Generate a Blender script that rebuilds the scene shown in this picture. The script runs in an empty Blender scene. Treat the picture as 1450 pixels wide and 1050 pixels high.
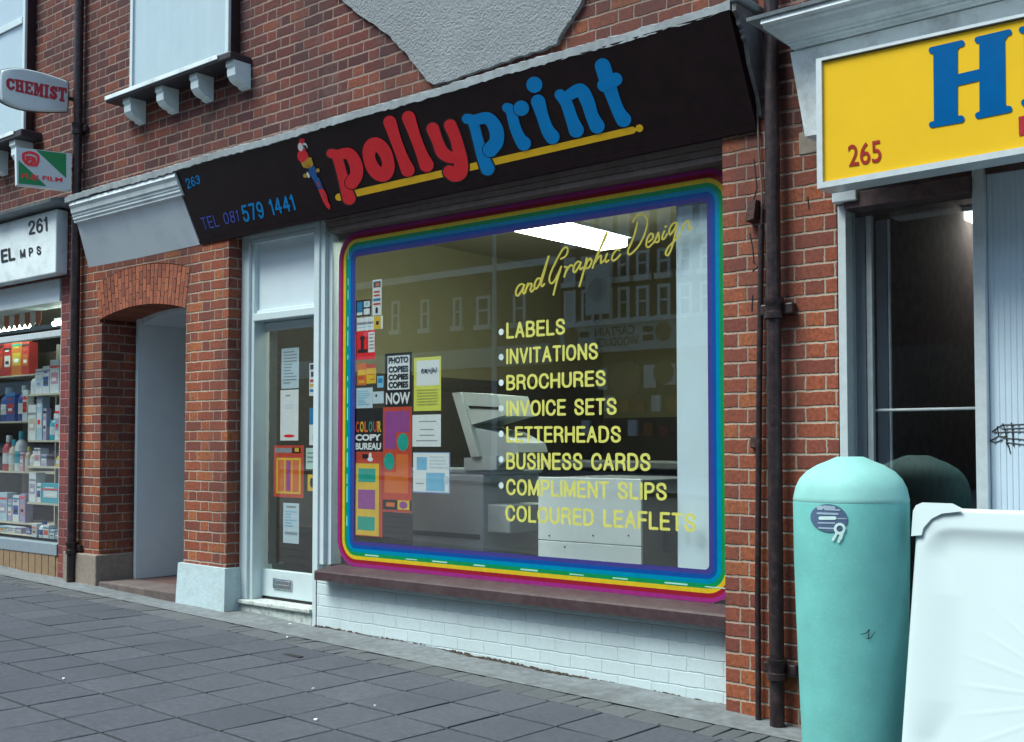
import bpy, math, random
from mathutils import Vector
random.seed(7)
R = math.radians
scene = bpy.context.scene
col = scene.collection

# ------------------------------------------------------------------ camera
F, PPX, PPY = 1600.0, 725.0, 572.0           # focal length and optical axis of the photograph (1450 px wide)
TH = math.atan(58.0 / 1600.0)                # pitch
AL = math.atan2(F, 1895.0 * math.cos(TH))    # angle between facade and image plane
FW = Vector((-math.sin(AL) * math.cos(TH), math.cos(AL) * math.cos(TH), math.sin(TH)))
RT = Vector((math.cos(AL), math.sin(AL), 0))
UP = RT.cross(FW)
CAM = Vector((0.0, -5.44, 1.4414))
cam = bpy.data.cameras.new('camera')
camo = bpy.data.objects.new('camera', cam)
col.objects.link(camo)
camo.location = CAM
camo.rotation_euler = (R(90) + TH, 0, AL)
cam.sensor_width = 36
cam.lens = 36 * F / 1450
cam.shift_y = 47.0 / 1450
cam.clip_start = 0.05
cam.clip_end = 800
scene.camera = camo

# ------------------------------------------------------------------ light
SUN_EL, SUN_AZ = R(58), R(210)
world = bpy.data.worlds.new('World')
scene.world = world
world.use_nodes = True
wn = world.node_tree
bg = wn.nodes['Background']
sky = wn.nodes.new('ShaderNodeTexSky')
sky.sky_type = 'NISHITA'
sky.sun_disc = False
sky.sun_elevation = SUN_EL
sky.sun_rotation = SUN_AZ
sky.air_density = 1.0
sky.dust_density = 2.0
wn.links.new(sky.outputs[0], bg.inputs[0])
bg.inputs[1].default_value = 0.068
sl = bpy.data.lights.new('sun', 'SUN')
sl.energy = 1.5
sl.angle = R(30)
sl.color = (1.0, 0.97, 0.92)
so = bpy.data.objects.new('sun', sl)
col.objects.link(so)
sd = Vector((math.sin(SUN_AZ) * math.cos(SUN_EL), math.cos(SUN_AZ) * math.cos(SUN_EL), math.sin(SUN_EL)))
so.rotation_euler = sd.to_track_quat('Z', 'Y').to_euler()
so.location = (0, -10, 20)
vs = scene.view_settings
vs.view_transform = 'Standard'
vs.look = 'None'
vs.exposure = 1.76
vs.gamma = 1.0
vs.use_white_balance = True                # the slightly cyan cast of the old slide film
vs.white_balance_temperature = 6120
vs.white_balance_tint = -2
try:
    scene.cycles.max_bounces = 8
    scene.cycles.transparent_max_bounces = 16
    scene.cycles.caustics_reflective = False
    scene.cycles.caustics_refractive = False
except Exception:
    pass

# ------------------------------------------------------------------ measuring helpers
def ray(px, py):
    return FW * F + RT * (px - PPX) - UP * (py - PPY)
def at(px, py, y=0.0):
    d = ray(px, py)
    return CAM + d * ((y - CAM.y) / d.y)
def hit(px, py, p0, n):
    d = ray(px, py)
    return CAM + d * ((p0 - CAM).dot(n) / d.dot(n))
GS = -0.0246
def gz(x, y):
    return GS * (x + 3.12) - 0.012 * (y - 0.1)

# ------------------------------------------------------------------ materials
MATS = {}
class NT:
    def __init__(s, m):
        m.use_nodes = True
        s.t = m.node_tree
        s.n = s.t.nodes
        s.b = s.n['Principled BSDF']
    def new(s, kind, **kw):
        x = s.n.new(kind)
        for k, v in kw.items():
            setattr(x, k, v)
        return x
    def link(s, a, b):
        s.t.links.new(a, b)
    def m(s, op, a, b=None, c=None):
        x = s.n.new('ShaderNodeMath')
        x.operation = op
        for i, v in enumerate((a, b, c)):
            if v is None:
                continue
            if isinstance(v, (int, float)):
                x.inputs[i].default_value = v
            else:
                s.link(v, x.inputs[i])
        return x.outputs[0]
    def noise(s, vec, scale, detail=4, rough=0.6):
        x = s.new('ShaderNodeTexNoise')
        x.inputs['Scale'].default_value = scale
        x.inputs['Detail'].default_value = detail
        x.inputs['Roughness'].default_value = rough
        if vec is not None:
            s.link(vec, x.inputs['Vector'])
        return x
    def mix(s, fac, a, b, mode='MIX'):
        x = s.n.new('ShaderNodeMix')
        x.data_type = 'RGBA'
        x.blend_type = mode
        for sock, v in ((x.inputs[0], fac), (x.inputs[6], a), (x.inputs[7], b)):
            if isinstance(v, (int, float)):
                sock.default_value = v
            elif isinstance(v, tuple):
                sock.default_value = (v[0], v[1], v[2], 1)
            else:
                s.link(v, sock)
        return x.outputs[2]
    def ramp(s, fac, stops, interp='LINEAR'):
        x = s.new('ShaderNodeValToRGB')
        x.color_ramp.interpolation = interp
        e = x.color_ramp.elements
        while len(e) < len(stops):
            e.new(0.5)
        for i, (p, c) in enumerate(stops):
            e[i].position = p
            e[i].color = (c[0], c[1], c[2], 1) if isinstance(c, tuple) else (c, c, c, 1)
        s.link(fac, x.inputs[0])
        return x.outputs[0]
    def bump(s, h, strength=0.5, dist=0.01):
        x = s.new('ShaderNodeBump')
        x.inputs['Strength'].default_value = strength
        x.inputs['Distance'].default_value = dist
        s.link(h, x.inputs['Height'])
        s.link(x.outputs[0], s.b.inputs['Normal'])

def mat(name, c, rough=0.55, var=0.12, scale=14, bump=0.0, bscale=60, metal=0.0, spec=0.4, dirt=None, dscale=3.0, damt=0.5):
    """plain painted / printed / solid surface with slight procedural unevenness"""
    if name in MATS:
        return MATS[name]
    m = bpy.data.materials.new(name)
    t = NT(m)
    pos = t.new('ShaderNodeNewGeometry').outputs['Position']
    nz = t.noise(pos, scale)
    lo = tuple(v * (1 - var) for v in c)
    hi = tuple(min(1, v * (1 + var)) for v in c)
    cc = t.ramp(nz.outputs['Fac'], [(0.3, lo), (0.7, hi)])
    if dirt:
        n2 = t.noise(pos, dscale, 6, 0.7)
        f = t.ramp(n2.outputs['Fac'], [(0.48, 0.0), (0.72, damt)])
        cc = t.mix(f, cc, dirt)
    t.link(cc, t.b.inputs['Base Color'])
    t.b.inputs['Roughness'].default_value = rough
    t.b.inputs['Metallic'].default_value = metal
    t.b.inputs['Specular IOR Level'].default_value = spec
    if bump:
        n3 = t.noise(pos, bscale, 3)
        t.bump(n3.outputs['Fac'], bump, 0.004)
    MATS[name] = m
    return m

def emit(name, c, s):
    m = bpy.data.materials.new(name)
    t = NT(m)
    t.b.inputs['Base Color'].default_value = (0.8, 0.8, 0.75, 1)
    t.b.inputs['Emission Color'].default_value = (c[0], c[1], c[2], 1)
    t.b.inputs['Emission Strength'].default_value = s
    return m

def brick_mat(name, cols, mortar, W=0.222, H=0.082, J=0.010, JP=None, flemish=True, soot=None, sootamt=0.5, sscale=1.2, bumpd=0.006, mottle=0.35, zoff=0.0, patches=None):
    m = bpy.data.materials.new(name)
    t = NT(m)
    pos = t.new('ShaderNodeNewGeometry').outputs['Position']
    sep = t.new('ShaderNodeSeparateXYZ')
    t.link(pos, sep.inputs[0])
    wob = t.noise(pos, 9.0, 2)
    wf = t.m('MULTIPLY', t.m('SUBTRACT', wob.outputs['Fac'], 0.5), 0.016)
    wob2 = t.noise(pos, 60.0, 2)
    wf2 = t.m('MULTIPLY', t.m('SUBTRACT', wob2.outputs['Fac'], 0.5), 0.009)
    u = t.m('ADD', t.m('ADD', sep.outputs[0], sep.outputs[1]), t.m('ADD', wf, wf2))
    v = t.m('ADD', t.m('ADD', sep.outputs[2], zoff), t.m('ADD', wf, wf2))
    vr = t.m('DIVIDE', v, H)
    row = t.m('FLOOR', vr)
    fv = t.m('FRACT', vr)
    half = t.m('MULTIPLY', t.m('FLOORED_MODULO', row, 2.0), 0.5)
    if flemish:
        uo = t.m('ADD', t.m('DIVIDE', u, 1.5 * W), half)
        cell = t.m('FLOOR', uo)
        f = t.m('MULTIPLY', t.m('FRACT', uo), 1.5)
        hd = t.m('GREATER_THAN', f, 1.0)
        lf = t.m('SUBTRACT', f, hd)
        ln = t.m('SUBTRACT', 1.0, t.m('MULTIPLY', hd, 0.5))
        bid = t.m('ADD', t.m('MULTIPLY', cell, 2.0), hd)
    else:
        uo = t.m('ADD', t.m('DIVIDE', u, W), half)
        bid = t.m('FLOOR', uo)
        lf = t.m('FRACT', uo)
        ln = 1.0
    du = t.m('MULTIPLY', t.m('MINIMUM', lf, t.m('SUBTRACT', ln, lf)), W)
    dv = t.m('MULTIPLY', t.m('MINIMUM', fv, t.m('SUBTRACT', 1.0, fv)), H)
    ms = []
    for d, j in ((du, JP or J), (dv, J)):
        mr = t.new('ShaderNodeMapRange', interpolation_type='SMOOTHSTEP')
        t.link(d, mr.inputs[0])
        mr.inputs[1].default_value = j / 2 - 0.003
        mr.inputs[2].default_value = j / 2 + 0.003
        ms.append(mr.outputs[0])
    mask = t.m('MINIMUM', ms[0], ms[1])
    cv = t.new('ShaderNodeCombineXYZ')
    t.link(bid, cv.inputs[0])
    t.link(row, cv.inputs[1])
    wnz = t.new('ShaderNodeTexWhiteNoise', noise_dimensions='3D')
    t.link(cv.outputs[0], wnz.inputs[0])
    n = len(cols)
    bc = t.ramp(wnz.outputs['Value'], [(i / n, c) for i, c in enumerate(cols)], 'CONSTANT')
    n1 = t.noise(pos, 45.0, 6, 0.7)
    bc = t.mix(t.ramp(n1.outputs['Fac'], [(0.40, 0.0), (0.66, mottle)]), bc, tuple(v * 0.35 for v in cols[0]))
    mo = t.mix(t.ramp(n1.outputs['Fac'], [(0.4, 0.0), (0.7, 0.6)]), mortar, tuple(v * 0.6 for v in mortar))
    cc = t.mix(mask, mo, bc)
    if patches:
        n4 = t.noise(pos, 2.6, 5, 0.65)
        cc = t.mix(t.ramp(n4.outputs['Fac'], [(0.56, 0.0), (0.68, 0.55)]), cc, patches)
    if soot:
        mp = t.new('ShaderNodeMapping')
        mp.inputs['Scale'].default_value = (1.6, 1.6, 0.45)
        t.link(pos, mp.inputs[0])
        n2 = t.noise(mp.outputs[0], sscale, 7, 0.68)
        cc = t.mix(t.ramp(n2.outputs['Fac'], [(0.42, 0.0), (0.66, sootamt)]), cc, soot)
    t.link(cc, t.b.inputs['Base Color'])
    t.b.inputs['Roughness'].default_value = 0.85
    t.b.inputs['Specular IOR Level'].default_value = 0.25
    h = t.m('ADD', mask, t.m('MULTIPLY', n1.outputs['Fac'], 0.35))
    t.bump(h, 0.8, bumpd)
    MATS[name] = m
    return m

def island_mat(name, c0, c1, rough=0.8, nscale=30, bump=0.4, stain=None, namt=0.5, spots=False):
    """each loose island of the mesh gets its own tone"""
    m = bpy.data.materials.new(name)
    t = NT(m)
    g = t.new('ShaderNodeNewGeometry')
    cc = t.ramp(g.outputs['Random Per Island'], [(0.0, c0), (1.0, c1)])
    n1 = t.noise(g.outputs['Position'], nscale, 6, 0.7)
    cc = t.mix(t.ramp(n1.outputs['Fac'], [(0.35, 0.0), (0.7, namt)]), cc, tuple(v * 0.5 for v in c0))
    if stain:
        n2 = t.noise(g.outputs['Position'], 1.3, 6, 0.7)
        cc = t.mix(t.ramp(n2.outputs['Fac'], [(0.45, 0.0), (0.7, 0.6)]), cc, stain)
    if spots:
        vo = t.new('ShaderNodeTexVoronoi')
        vo.inputs['Scale'].default_value = 4.5
        t.link(g.outputs['Position'], vo.inputs['Vector'])
        wv = t.new('ShaderNodeTexWhiteNoise')
        t.link(vo.outputs['Position'], wv.inputs[0])
        rad = t.m('MULTIPLY', wv.outputs['Value'], 0.10)
        cc = t.mix(t.m('MULTIPLY', t.m('LESS_THAN', vo.outputs['Distance'], rad), 0.38), cc, (0.05, 0.052, 0.06))
    t.link(cc, t.b.inputs['Base Color'])
    t.b.inputs['Roughness'].default_value = rough
    t.b.inputs['Specular IOR Level'].default_value = 0.3
    n3 = t.noise(g.outputs['Position'], 120, 4)
    t.bump(n3.outputs['Fac'], bump, 0.004)
    MATS[name] = m
    return m

def glass_mat(name, f0=0.045, tint=(0.93, 0.96, 0.95)):
    m = bpy.data.materials.new(name)
    m.use_nodes = True
    nt = m.node_tree
    for n in list(nt.nodes):
        nt.nodes.remove(n)
    out = nt.nodes.new('ShaderNodeOutputMaterial')
    mx = nt.nodes.new('ShaderNodeMixShader')
    tr = nt.nodes.new('ShaderNodeBsdfTransparent')
    tr.inputs[0].default_value = (*tint, 1)
    gl = nt.nodes.new('ShaderNodeBsdfGlossy')
    gl.inputs['Roughness'].default_value = 0.0
    lw = nt.nodes.new('ShaderNodeLayerWeight')
    lw.inputs[0].default_value = 0.5
    p = nt.nodes.new('ShaderNodeMath'); p.operation = 'POWER'; p.inputs[1].default_value = 5
    q = nt.nodes.new('ShaderNodeMath'); q.operation = 'MULTIPLY_ADD'; q.inputs[1].default_value = 1 - f0; q.inputs[2].default_value = f0
    nt.links.new(lw.outputs['Facing'], p.inputs[0])
    nt.links.new(p.outputs[0], q.inputs[0])
    nt.links.new(q.outputs[0], mx.inputs[0])
    nt.links.new(tr.outputs[0], mx.inputs[1])
    nt.links.new(gl.outputs[0], mx.inputs[2])
    nt.links.new(mx.outputs[0], out.inputs[0])
    return m

# ------------------------------------------------------------------ mesh helpers
class MB:
    def __init__(s):
        s.v, s.f, s.mi, s.k = [], [], [], 0
    def add(s, vs, fs):
        o = len(s.v)
        s.v += [tuple(p) for p in vs]
        s.f += [tuple(i + o for i in f) for f in fs]
        s.mi += [s.k] * len(fs)
        return s
    def box(s, x0, x1, y0, y1, z0, z1, b=0.0):
        if b <= 0:
            vs = [(x, y, z) for x in (x0, x1) for y in (y0, y1) for z in (z0, z1)]
            return s.add(vs, [(0, 1, 3, 2), (4, 6, 7, 5), (0, 4, 5, 1), (2, 3, 7, 6), (0, 2, 6, 4), (1, 5, 7, 3)])
        import bmesh
        bm = bmesh.new()
        bmesh.ops.create_cube(bm, size=1)
        for q in bm.verts:
            q.co = Vector(((x0 + x1) / 2 + q.co.x * (x1 - x0), (y0 + y1) / 2 + q.co.y * (y1 - y0), (z0 + z1) / 2 + q.co.z * (z1 - z0)))
        bmesh.ops.bevel(bm, geom=list(bm.edges), offset=b, segments=2, profile=0.5, affect='EDGES')
        bm.verts.index_update()
        s.add([q.co for q in bm.verts], [tuple(q.index for q in f.verts) for f in bm.faces])
        bm.free()
        return s
    def hexa(s, q0, q1):
        """q0, q1: matching quads of 4 points (front and back)"""
        return s.add(list(q0) + list(q1), [(0, 1, 2, 3), (7, 6, 5, 4), (0, 4, 5, 1), (1, 5, 6, 2), (2, 6, 7, 3), (3, 7, 4, 0)])
    def quad(s, a, b, c, d):
        return s.add([a, b, c, d], [(0, 1, 2, 3)])
    def prism(s, pts, fa, fb):
        """closed outline pts -> points fa(p), fb(p)"""
        n = len(pts)
        return s.add([fa(p) for p in pts] + [fb(p) for p in pts],
                     [tuple(range(n)), tuple(range(2 * n - 1, n - 1, -1))] + [(i, (i + 1) % n, n + (i + 1) % n, n + i) for i in range(n)])
    def tube(s, path, r, n=12, caps=True):
        rs = r if isinstance(r, (list, tuple)) else [r] * len(path)
        pts = [Vector(p) for p in path]
        rings = []
        for i, p in enumerate(pts):
            d = (pts[min(i + 1, len(pts) - 1)] - pts[max(i - 1, 0)]).normalized()
            a = d.cross(Vector((0, 0, 1))) if abs(d.z) < 0.9 else d.cross(Vector((0, 1, 0)))
            a.normalize()
            b = d.cross(a)
            rings.append([p + (a * math.cos(2 * math.pi * k / n) + b * math.sin(2 * math.pi * k / n)) * rs[i] for k in range(n)])
        vs = [q for ring in rings for q in ring]
        fs = [(i * n + k, i * n + (k + 1) % n, (i + 1) * n + (k + 1) % n, (i + 1) * n + k) for i in range(len(pts) - 1) for k in range(n)]
        if caps:
            fs += [tuple(range(n - 1, -1, -1)), tuple(range(len(vs) - n, len(vs)))]
        return s.add(vs, fs)
    def build(s, name, m, parent=None, smooth=False, label=None):
        me = bpy.data.meshes.new(name)
        me.from_pydata([tuple(p) for p in s.v], [], s.f)
        ms = m if isinstance(m, (list, tuple)) else [m]
        for q in ms:
            me.materials.append(q)
        if len(ms) > 1:
            me.polygons.foreach_set('material_index', s.mi)
        if smooth:
            me.polygons.foreach_set('use_smooth', [True] * len(me.polygons))
            try:
                me.set_sharp_from_angle(angle=R(40))
            except Exception:
                pass
        me.update()
        o = bpy.data.objects.new(name, me)
        col.objects.link(o)
        if parent is not None:
            o.parent = parent
            o.matrix_parent_inverse = world_of(parent).inverted()
        if label:
            o['label'] = label
        return o

def world_of(o):
    from mathutils import Matrix
    m = Matrix.Translation(o.location)
    return world_of(o.parent) @ o.matrix_parent_inverse @ m if o.parent else m

def tag(o, label, cat, group=None):
    o['label'] = label
    o['category'] = cat
    if group:
        o['group'] = group
    return o
def thing(name, label, cat, loc=(0, 0, 0), group=None):
    o = bpy.data.objects.new(name, None)
    o.empty_display_size = 0.2
    col.objects.link(o)
    o.location = loc
    return tag(o, label, cat, group)
def struct(o):
    o['kind'] = 'structure'
    return o

def text_mesh(s, bold=0.0, spacing=1.0):
    cu = bpy.data.curves.new('t', 'FONT')
    cu.body = s
    cu.offset = bold
    cu.space_character = spacing
    cu.resolution_u = 4
    o = bpy.data.objects.new('t', cu)
    col.objects.link(o)
    bpy.context.view_layer.update()
    me = bpy.data.meshes.new_from_object(o.evaluated_get(bpy.context.evaluated_depsgraph_get()))
    vs = [tuple(v.co) for v in me.vertices]
    fs = [tuple(p.vertices) for p in me.polygons]
    bpy.data.objects.remove(o)
    bpy.data.curves.remove(cu)
    bpy.data.meshes.remove(me)
    x0, x1 = min(v[0] for v in vs), max(v[0] for v in vs)
    y0, y1 = min(v[1] for v in vs), max(v[1] for v in vs)
    return [((v[0] - x0) / (x1 - x0), (v[1] - y0) / (y1 - y0)) for v in vs], fs

def text_into(mb, s, q, off=Vector((0, 0, 0)), bold=0.0, spacing=1.0):
    """q: world corners BL, BR, TR, TL"""
    vs, fs = text_mesh(s, bold, spacing)
    bl, br, tr, tl = [Vector(p) for p in q]
    mb.add([(bl * (1 - u) + br * u) * (1 - v) + (tl * (1 - u) + tr * u) * v + off for u, v in vs], fs)
    return mb

def sd_poly(p, poly):
    d = 1e18
    ins = False
    n = len(poly)
    for i in range(n):
        ax, ay = poly[i]
        bx, by = poly[(i + 1) % n]
        ex, ey = bx - ax, by - ay
        wx, wy = p[0] - ax, p[1] - ay
        t = max(0, min(1, (wx * ex + wy * ey) / (ex * ex + ey * ey + 1e-12)))
        dx, dy = wx - t * ex, wy - t * ey
        d = min(d, dx * dx + dy * dy)
        if (ay > p[1]) != (by > p[1]) and p[0] < ax + (p[1] - ay) / (by - ay) * ex:
            ins = not ins
    return -math.sqrt(d) if ins else math.sqrt(d)

def sdf_shape(strokes, step, polys=(), cut=(), grow=0.0, merge=True):
    """flat mesh (2-D points, faces) of the union of round strokes [(x, y, r)...] and polygons, minus the strokes in cut"""
    def segs(ss):
        out = []
        for st in ss:
            if len(st) == 1:
                out.append((*st[0], *st[0]))
            for a, b in zip(st, st[1:]):
                out.append((*a, *b))
        return out
    A, B = segs(strokes), segs(cut)
    def sd(p, S):
        d = 1e9
        for ax, ay, ra, bx, by, rb in S:
            ex, ey = bx - ax, by - ay
            wx, wy = p[0] - ax, p[1] - ay
            l = ex * ex + ey * ey
            t = max(0, min(1, (wx * ex + wy * ey) / l)) if l > 0 else 0
            d = min(d, math.hypot(wx - t * ex, wy - t * ey) - (ra + t * (rb - ra)))
        return d
    def f(p):
        d = sd(p, A) if A else 1e9
        for q in polys:
            d = min(d, sd_poly(p, q))
        d -= grow
        if B:
            d = max(d, -sd(p, B))
        return d
    xs = [a[0] - a[2] for a in A] + [a[3] - a[5] for a in A] + [p[0] for q in polys for p in q]
    xe = [a[0] + a[2] for a in A] + [a[3] + a[5] for a in A] + [p[0] for q in polys for p in q]
    ys = [a[1] - a[2] for a in A] + [a[4] - a[5] for a in A] + [p[1] for q in polys for p in q]
    ye = [a[1] + a[2] for a in A] + [a[4] + a[5] for a in A] + [p[1] for q in polys for p in q]
    x0, y0 = min(xs) - grow - step, min(ys) - grow - step
    nx = int((max(xe) + grow + step - x0) / step) + 2
    ny = int((max(ye) + grow + step - y0) / step) + 2
    val = [[f((x0 + i * step, y0 + j * step)) for i in range(nx)] for j in range(ny)]
    V, idx, FS = [], {}, []
    def vert(key, p):
        if key not in idx:
            idx[key] = len(V)
            V.append(p)
        return idx[key]
    for j in range(ny - 1):
        run = None
        for i in range(nx):
            full = i < nx - 1 and val[j][i] < 0 and val[j][i + 1] < 0 and val[j + 1][i] < 0 and val[j + 1][i + 1] < 0
            if full and run is None:
                run = i
            if full and (merge or i == run):
                continue
            if full:
                c = [(run, j), (i, j), (i, j + 1), (run, j + 1)]
                FS.append(tuple(vert((a, b), (x0 + a * step, y0 + b * step)) for a, b in c))
                run = i
                continue
            if run is not None:
                c = [(run, j), (i, j), (i, j + 1), (run, j + 1)]
                FS.append(tuple(vert((a, b), (x0 + a * step, y0 + b * step)) for a, b in c))
                run = None
            if i >= nx - 1:
                continue
            cs = [(i, j), (i + 1, j), (i + 1, j + 1), (i, j + 1)]
            vv = [val[b][a] for a, b in cs]
            if min(vv) >= 0:
                continue
            poly = []
            for k in range(4):
                a, b = cs[k], cs[(k + 1) % 4]
                va, vb = vv[k], vv[(k + 1) % 4]
                if va < 0:
                    poly.append(vert(a, (x0 + a[0] * step, y0 + a[1] * step)))
                if (va < 0) != (vb < 0):
                    key = (min(a, b), max(a, b))
                    t = va / (va - vb)
                    poly.append(vert(key, (x0 + (a[0] + t * (b[0] - a[0])) * step, y0 + (a[1] + t * (b[1] - a[1])) * step)))
            if len(poly) > 2:
                FS.append(tuple(poly))
    return V, FS

def smooth_path(pts, k=5):
    """Catmull-Rom through (x, y, r) points"""
    if len(pts) < 3:
        return pts
    P = [pts[0]] + list(pts) + [pts[-1]]
    out = []
    for i in range(1, len(P) - 2):
        for s in range(k):
            t = s / k
            out.append(tuple(0.5 * (2 * P[i][c] + (P[i + 1][c] - P[i - 1][c]) * t + (2 * P[i - 1][c] - 5 * P[i][c] + 4 * P[i + 1][c] - P[i + 2][c]) * t * t + (3 * P[i][c] - P[i - 1][c] - 3 * P[i + 1][c] + P[i + 2][c]) * t ** 3) for c in range(len(P[0]))))
    out.append(pts[-1])
    return out

# plain sans capitals and figures drawn as strokes on a grid 14 high: (width, [strokes])
def cv(*p):
    return smooth_path([(a, b, 1.0) for a, b in p], 4)
def ln(*p):
    return [(a, b, 1.0) for a, b in p]
SANS = {
 'A': (9, [ln((0.9, 13), (4.5, 1), (8.1, 13)), ln((2.4, 9), (6.6, 9))]),
 'B': (8.6, [ln((1, 1), (1, 13)), cv((1, 1), (4.6, 1), (6.9, 2.4), (6.9, 5), (4.8, 6.7), (1, 6.7)), cv((4.6, 6.7), (7.5, 8.2), (7.5, 11.4), (5.2, 13), (1, 13))]),
 'C': (9.2, [cv((8.2, 4.4), (7.2, 2), (4.8, 1), (2.2, 2.2), (1, 5.2), (1, 8.8), (2.2, 11.8), (4.8, 13), (7.2, 12), (8.3, 9.5))]),
 'D': (9.2, [ln((1, 1), (1, 13)), cv((1, 1), (4.5, 1), (7.2, 2.6), (8.2, 7), (7.2, 11.4), (4.5, 13), (1, 13))]),
 'E': (7.8, [ln((1, 1), (1, 13)), ln((1, 1), (7, 1)), ln((1, 6.8), (6.5, 6.8)), ln((1, 13), (7.1, 13))]),
 'F': (7.4, [ln((1, 1), (1, 13)), ln((1, 1), (6.8, 1)), ln((1, 6.8), (6.2, 6.8))]),
 'H': (9, [ln((1, 1), (1, 13)), ln((8, 1), (8, 13)), ln((1, 6.8), (8, 6.8))]),
 'I': (2, [ln((1, 1), (1, 13))]),
 'L': (7.2, [ln((1, 1), (1, 13)), ln((1, 13), (6.6, 13))]),
 'M': (10.6, [ln((1, 13), (1, 1), (5.3, 12.4), (9.6, 1), (9.6, 13))]),
 'N': (9, [ln((1, 13), (1, 1), (8, 13), (8, 1))]),
 'O': (9.6, [cv((4.8, 1), (2.2, 2.2), (1, 5.2), (1, 8.8), (2.2, 11.8), (4.8, 13), (7.4, 11.8), (8.6, 8.8), (8.6, 5.2), (7.4, 2.2), (4.8, 1))]),
 'P': (8.2, [ln((1, 1), (1, 13)), cv((1, 1), (5, 1), (7.2, 2.6), (7.2, 5.6), (5, 7.4), (1, 7.4))]),
 'R': (8.8, [ln((1, 1), (1, 13)), cv((1, 1), (5, 1), (7.3, 2.5), (7.3, 5.3), (5, 6.9), (1, 6.9)), ln((4.8, 6.9), (7.2, 8.6), (7.8, 13))]),
 'S': (8.6, [cv((7.4, 4.2), (6.6, 1.8), (4.2, 1), (1.8, 2), (1.3, 4.4), (3.2, 6.4), (5.6, 7.4), (7.5, 9.4), (7, 11.9), (4.4, 13), (1.9, 12.1), (1.0, 9.4))]),
 'T': (8, [ln((0.8, 1), (7.2, 1)), ln((4, 1), (4, 13))]),
 'U': (9, [cv((1, 1), (1, 5), (1, 9.4), (2.1, 12.1), (4.5, 13), (6.9, 12.1), (8, 9.4), (8, 5), (8, 1))]),
 'V': (8.6, [ln((0.9, 1), (4.3, 13), (7.7, 1))]),
 '0': (8, [cv((4, 1), (1.8, 2.4), (1, 5.2), (1, 8.8), (1.8, 11.6), (4, 13), (6.2, 11.6), (7, 8.8), (7, 5.2), (6.2, 2.4), (4, 1))]),
 '1': (4, [ln((0.9, 3.2), (2.8, 1), (2.8, 13))]),
 '2': (8, [cv((1, 4.2), (1.8, 1.8), (4, 1), (6.4, 2), (6.9, 4.4), (5.6, 7), (3, 9.8), (1, 13)), ln((1, 13), (7, 13))]),
 '3': (8, [cv((1.2, 3.2), (2.4, 1.4), (4.4, 1), (6.6, 2.6), (6.4, 5.2), (4, 6.6)), cv((3.4, 6.6), (6.2, 7.4), (7, 9.8), (5.8, 12.2), (3.8, 13), (1.6, 12), (1, 10.2))]),
 '4': (8.2, [ln((5.8, 13), (5.8, 1), (1, 9.4), (7.4, 9.4))]),
 '5': (8, [ln((6.6, 1), (2, 1), (1.4, 6.6)), cv((1.4, 6.6), (3.8, 5.4), (6.2, 6.4), (7, 9.2), (5.8, 12.2), (3.6, 13), (1.6, 12.2), (1, 10.4))]),
 '6': (8, [cv((6.6, 3), (5.2, 1.1), (3.4, 1.2), (1.7, 3.4), (1, 7), (1.2, 10.6), (2.4, 12.6), (4.2, 13), (6.4, 11.6), (6.9, 9.2), (6, 6.8), (4, 6), (2, 7), (1.1, 9))]),
 '7': (7.6, [ln((1, 1), (6.8, 1), (3, 13))]),
 '8': (8, [cv((4, 1), (1.8, 1.8), (1.4, 4), (2.4, 6), (4, 6.7), (6.2, 7.8), (7, 10), (5.9, 12.3), (4, 13), (2.1, 12.3), (1, 10), (1.8, 7.8), (4, 6.7), (5.6, 6), (6.6, 4), (6.2, 1.8), (4, 1))]),
 '9': (8, [cv((6.9, 5), (6, 7.2), (4, 8), (2, 7.2), (1.1, 4.8), (1.8, 2.2), (3.8, 1), (5.8, 1.6), (6.9, 4), (7, 7), (6.2, 10.8), (4.4, 13), (2.6, 13), (1.4, 11.2))]),
}
GLY = {}
def sans_into(mb, s, q, weight=1.0, gap=1.6, space=5.0, step=0.5):
    bl, br, tr, tl = [Vector(p) for p in q]
    tot = sum((SANS[c][0] if c != ' ' else space) for c in s) + gap * (len(s) - 1)
    x = 0.0
    for c in s:
        if c == ' ':
            x += space + gap
            continue
        key = (c, weight, step)
        if key not in GLY:
            GLY[key] = sdf_shape([[(a, b, r * weight) for a, b, r in st] for st in SANS[c][1]], step)
        V, FS = GLY[key]
        mb.add([(lambda u, v: (tl * (1 - u) + tr * u) * (1 - v) + (bl * (1 - u) + br * u) * v)((x + a) / tot, b / 14) for a, b in V], FS)
        x += SANS[c][0] + gap
    return mb

def sans_words(s, q, gap=1.6, space=5.0):
    bl, br, tr, tl = [Vector(p) for p in q]
    wd = lambda w: sum((SANS[c][0] if c != ' ' else space) for c in w) + gap * (len(w) - 1)
    tot, x, out = wd(s), 0.0, []
    for w in s.split(' '):
        u0, u1 = x / tot, (x + wd(w)) / tot
        out.append((w, [bl + (br - bl) * u0, bl + (br - bl) * u1, tl + (tr - tl) * u1, tl + (tr - tl) * u0]))
        x += wd(w) + gap * 2 + space
    return out

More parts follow.
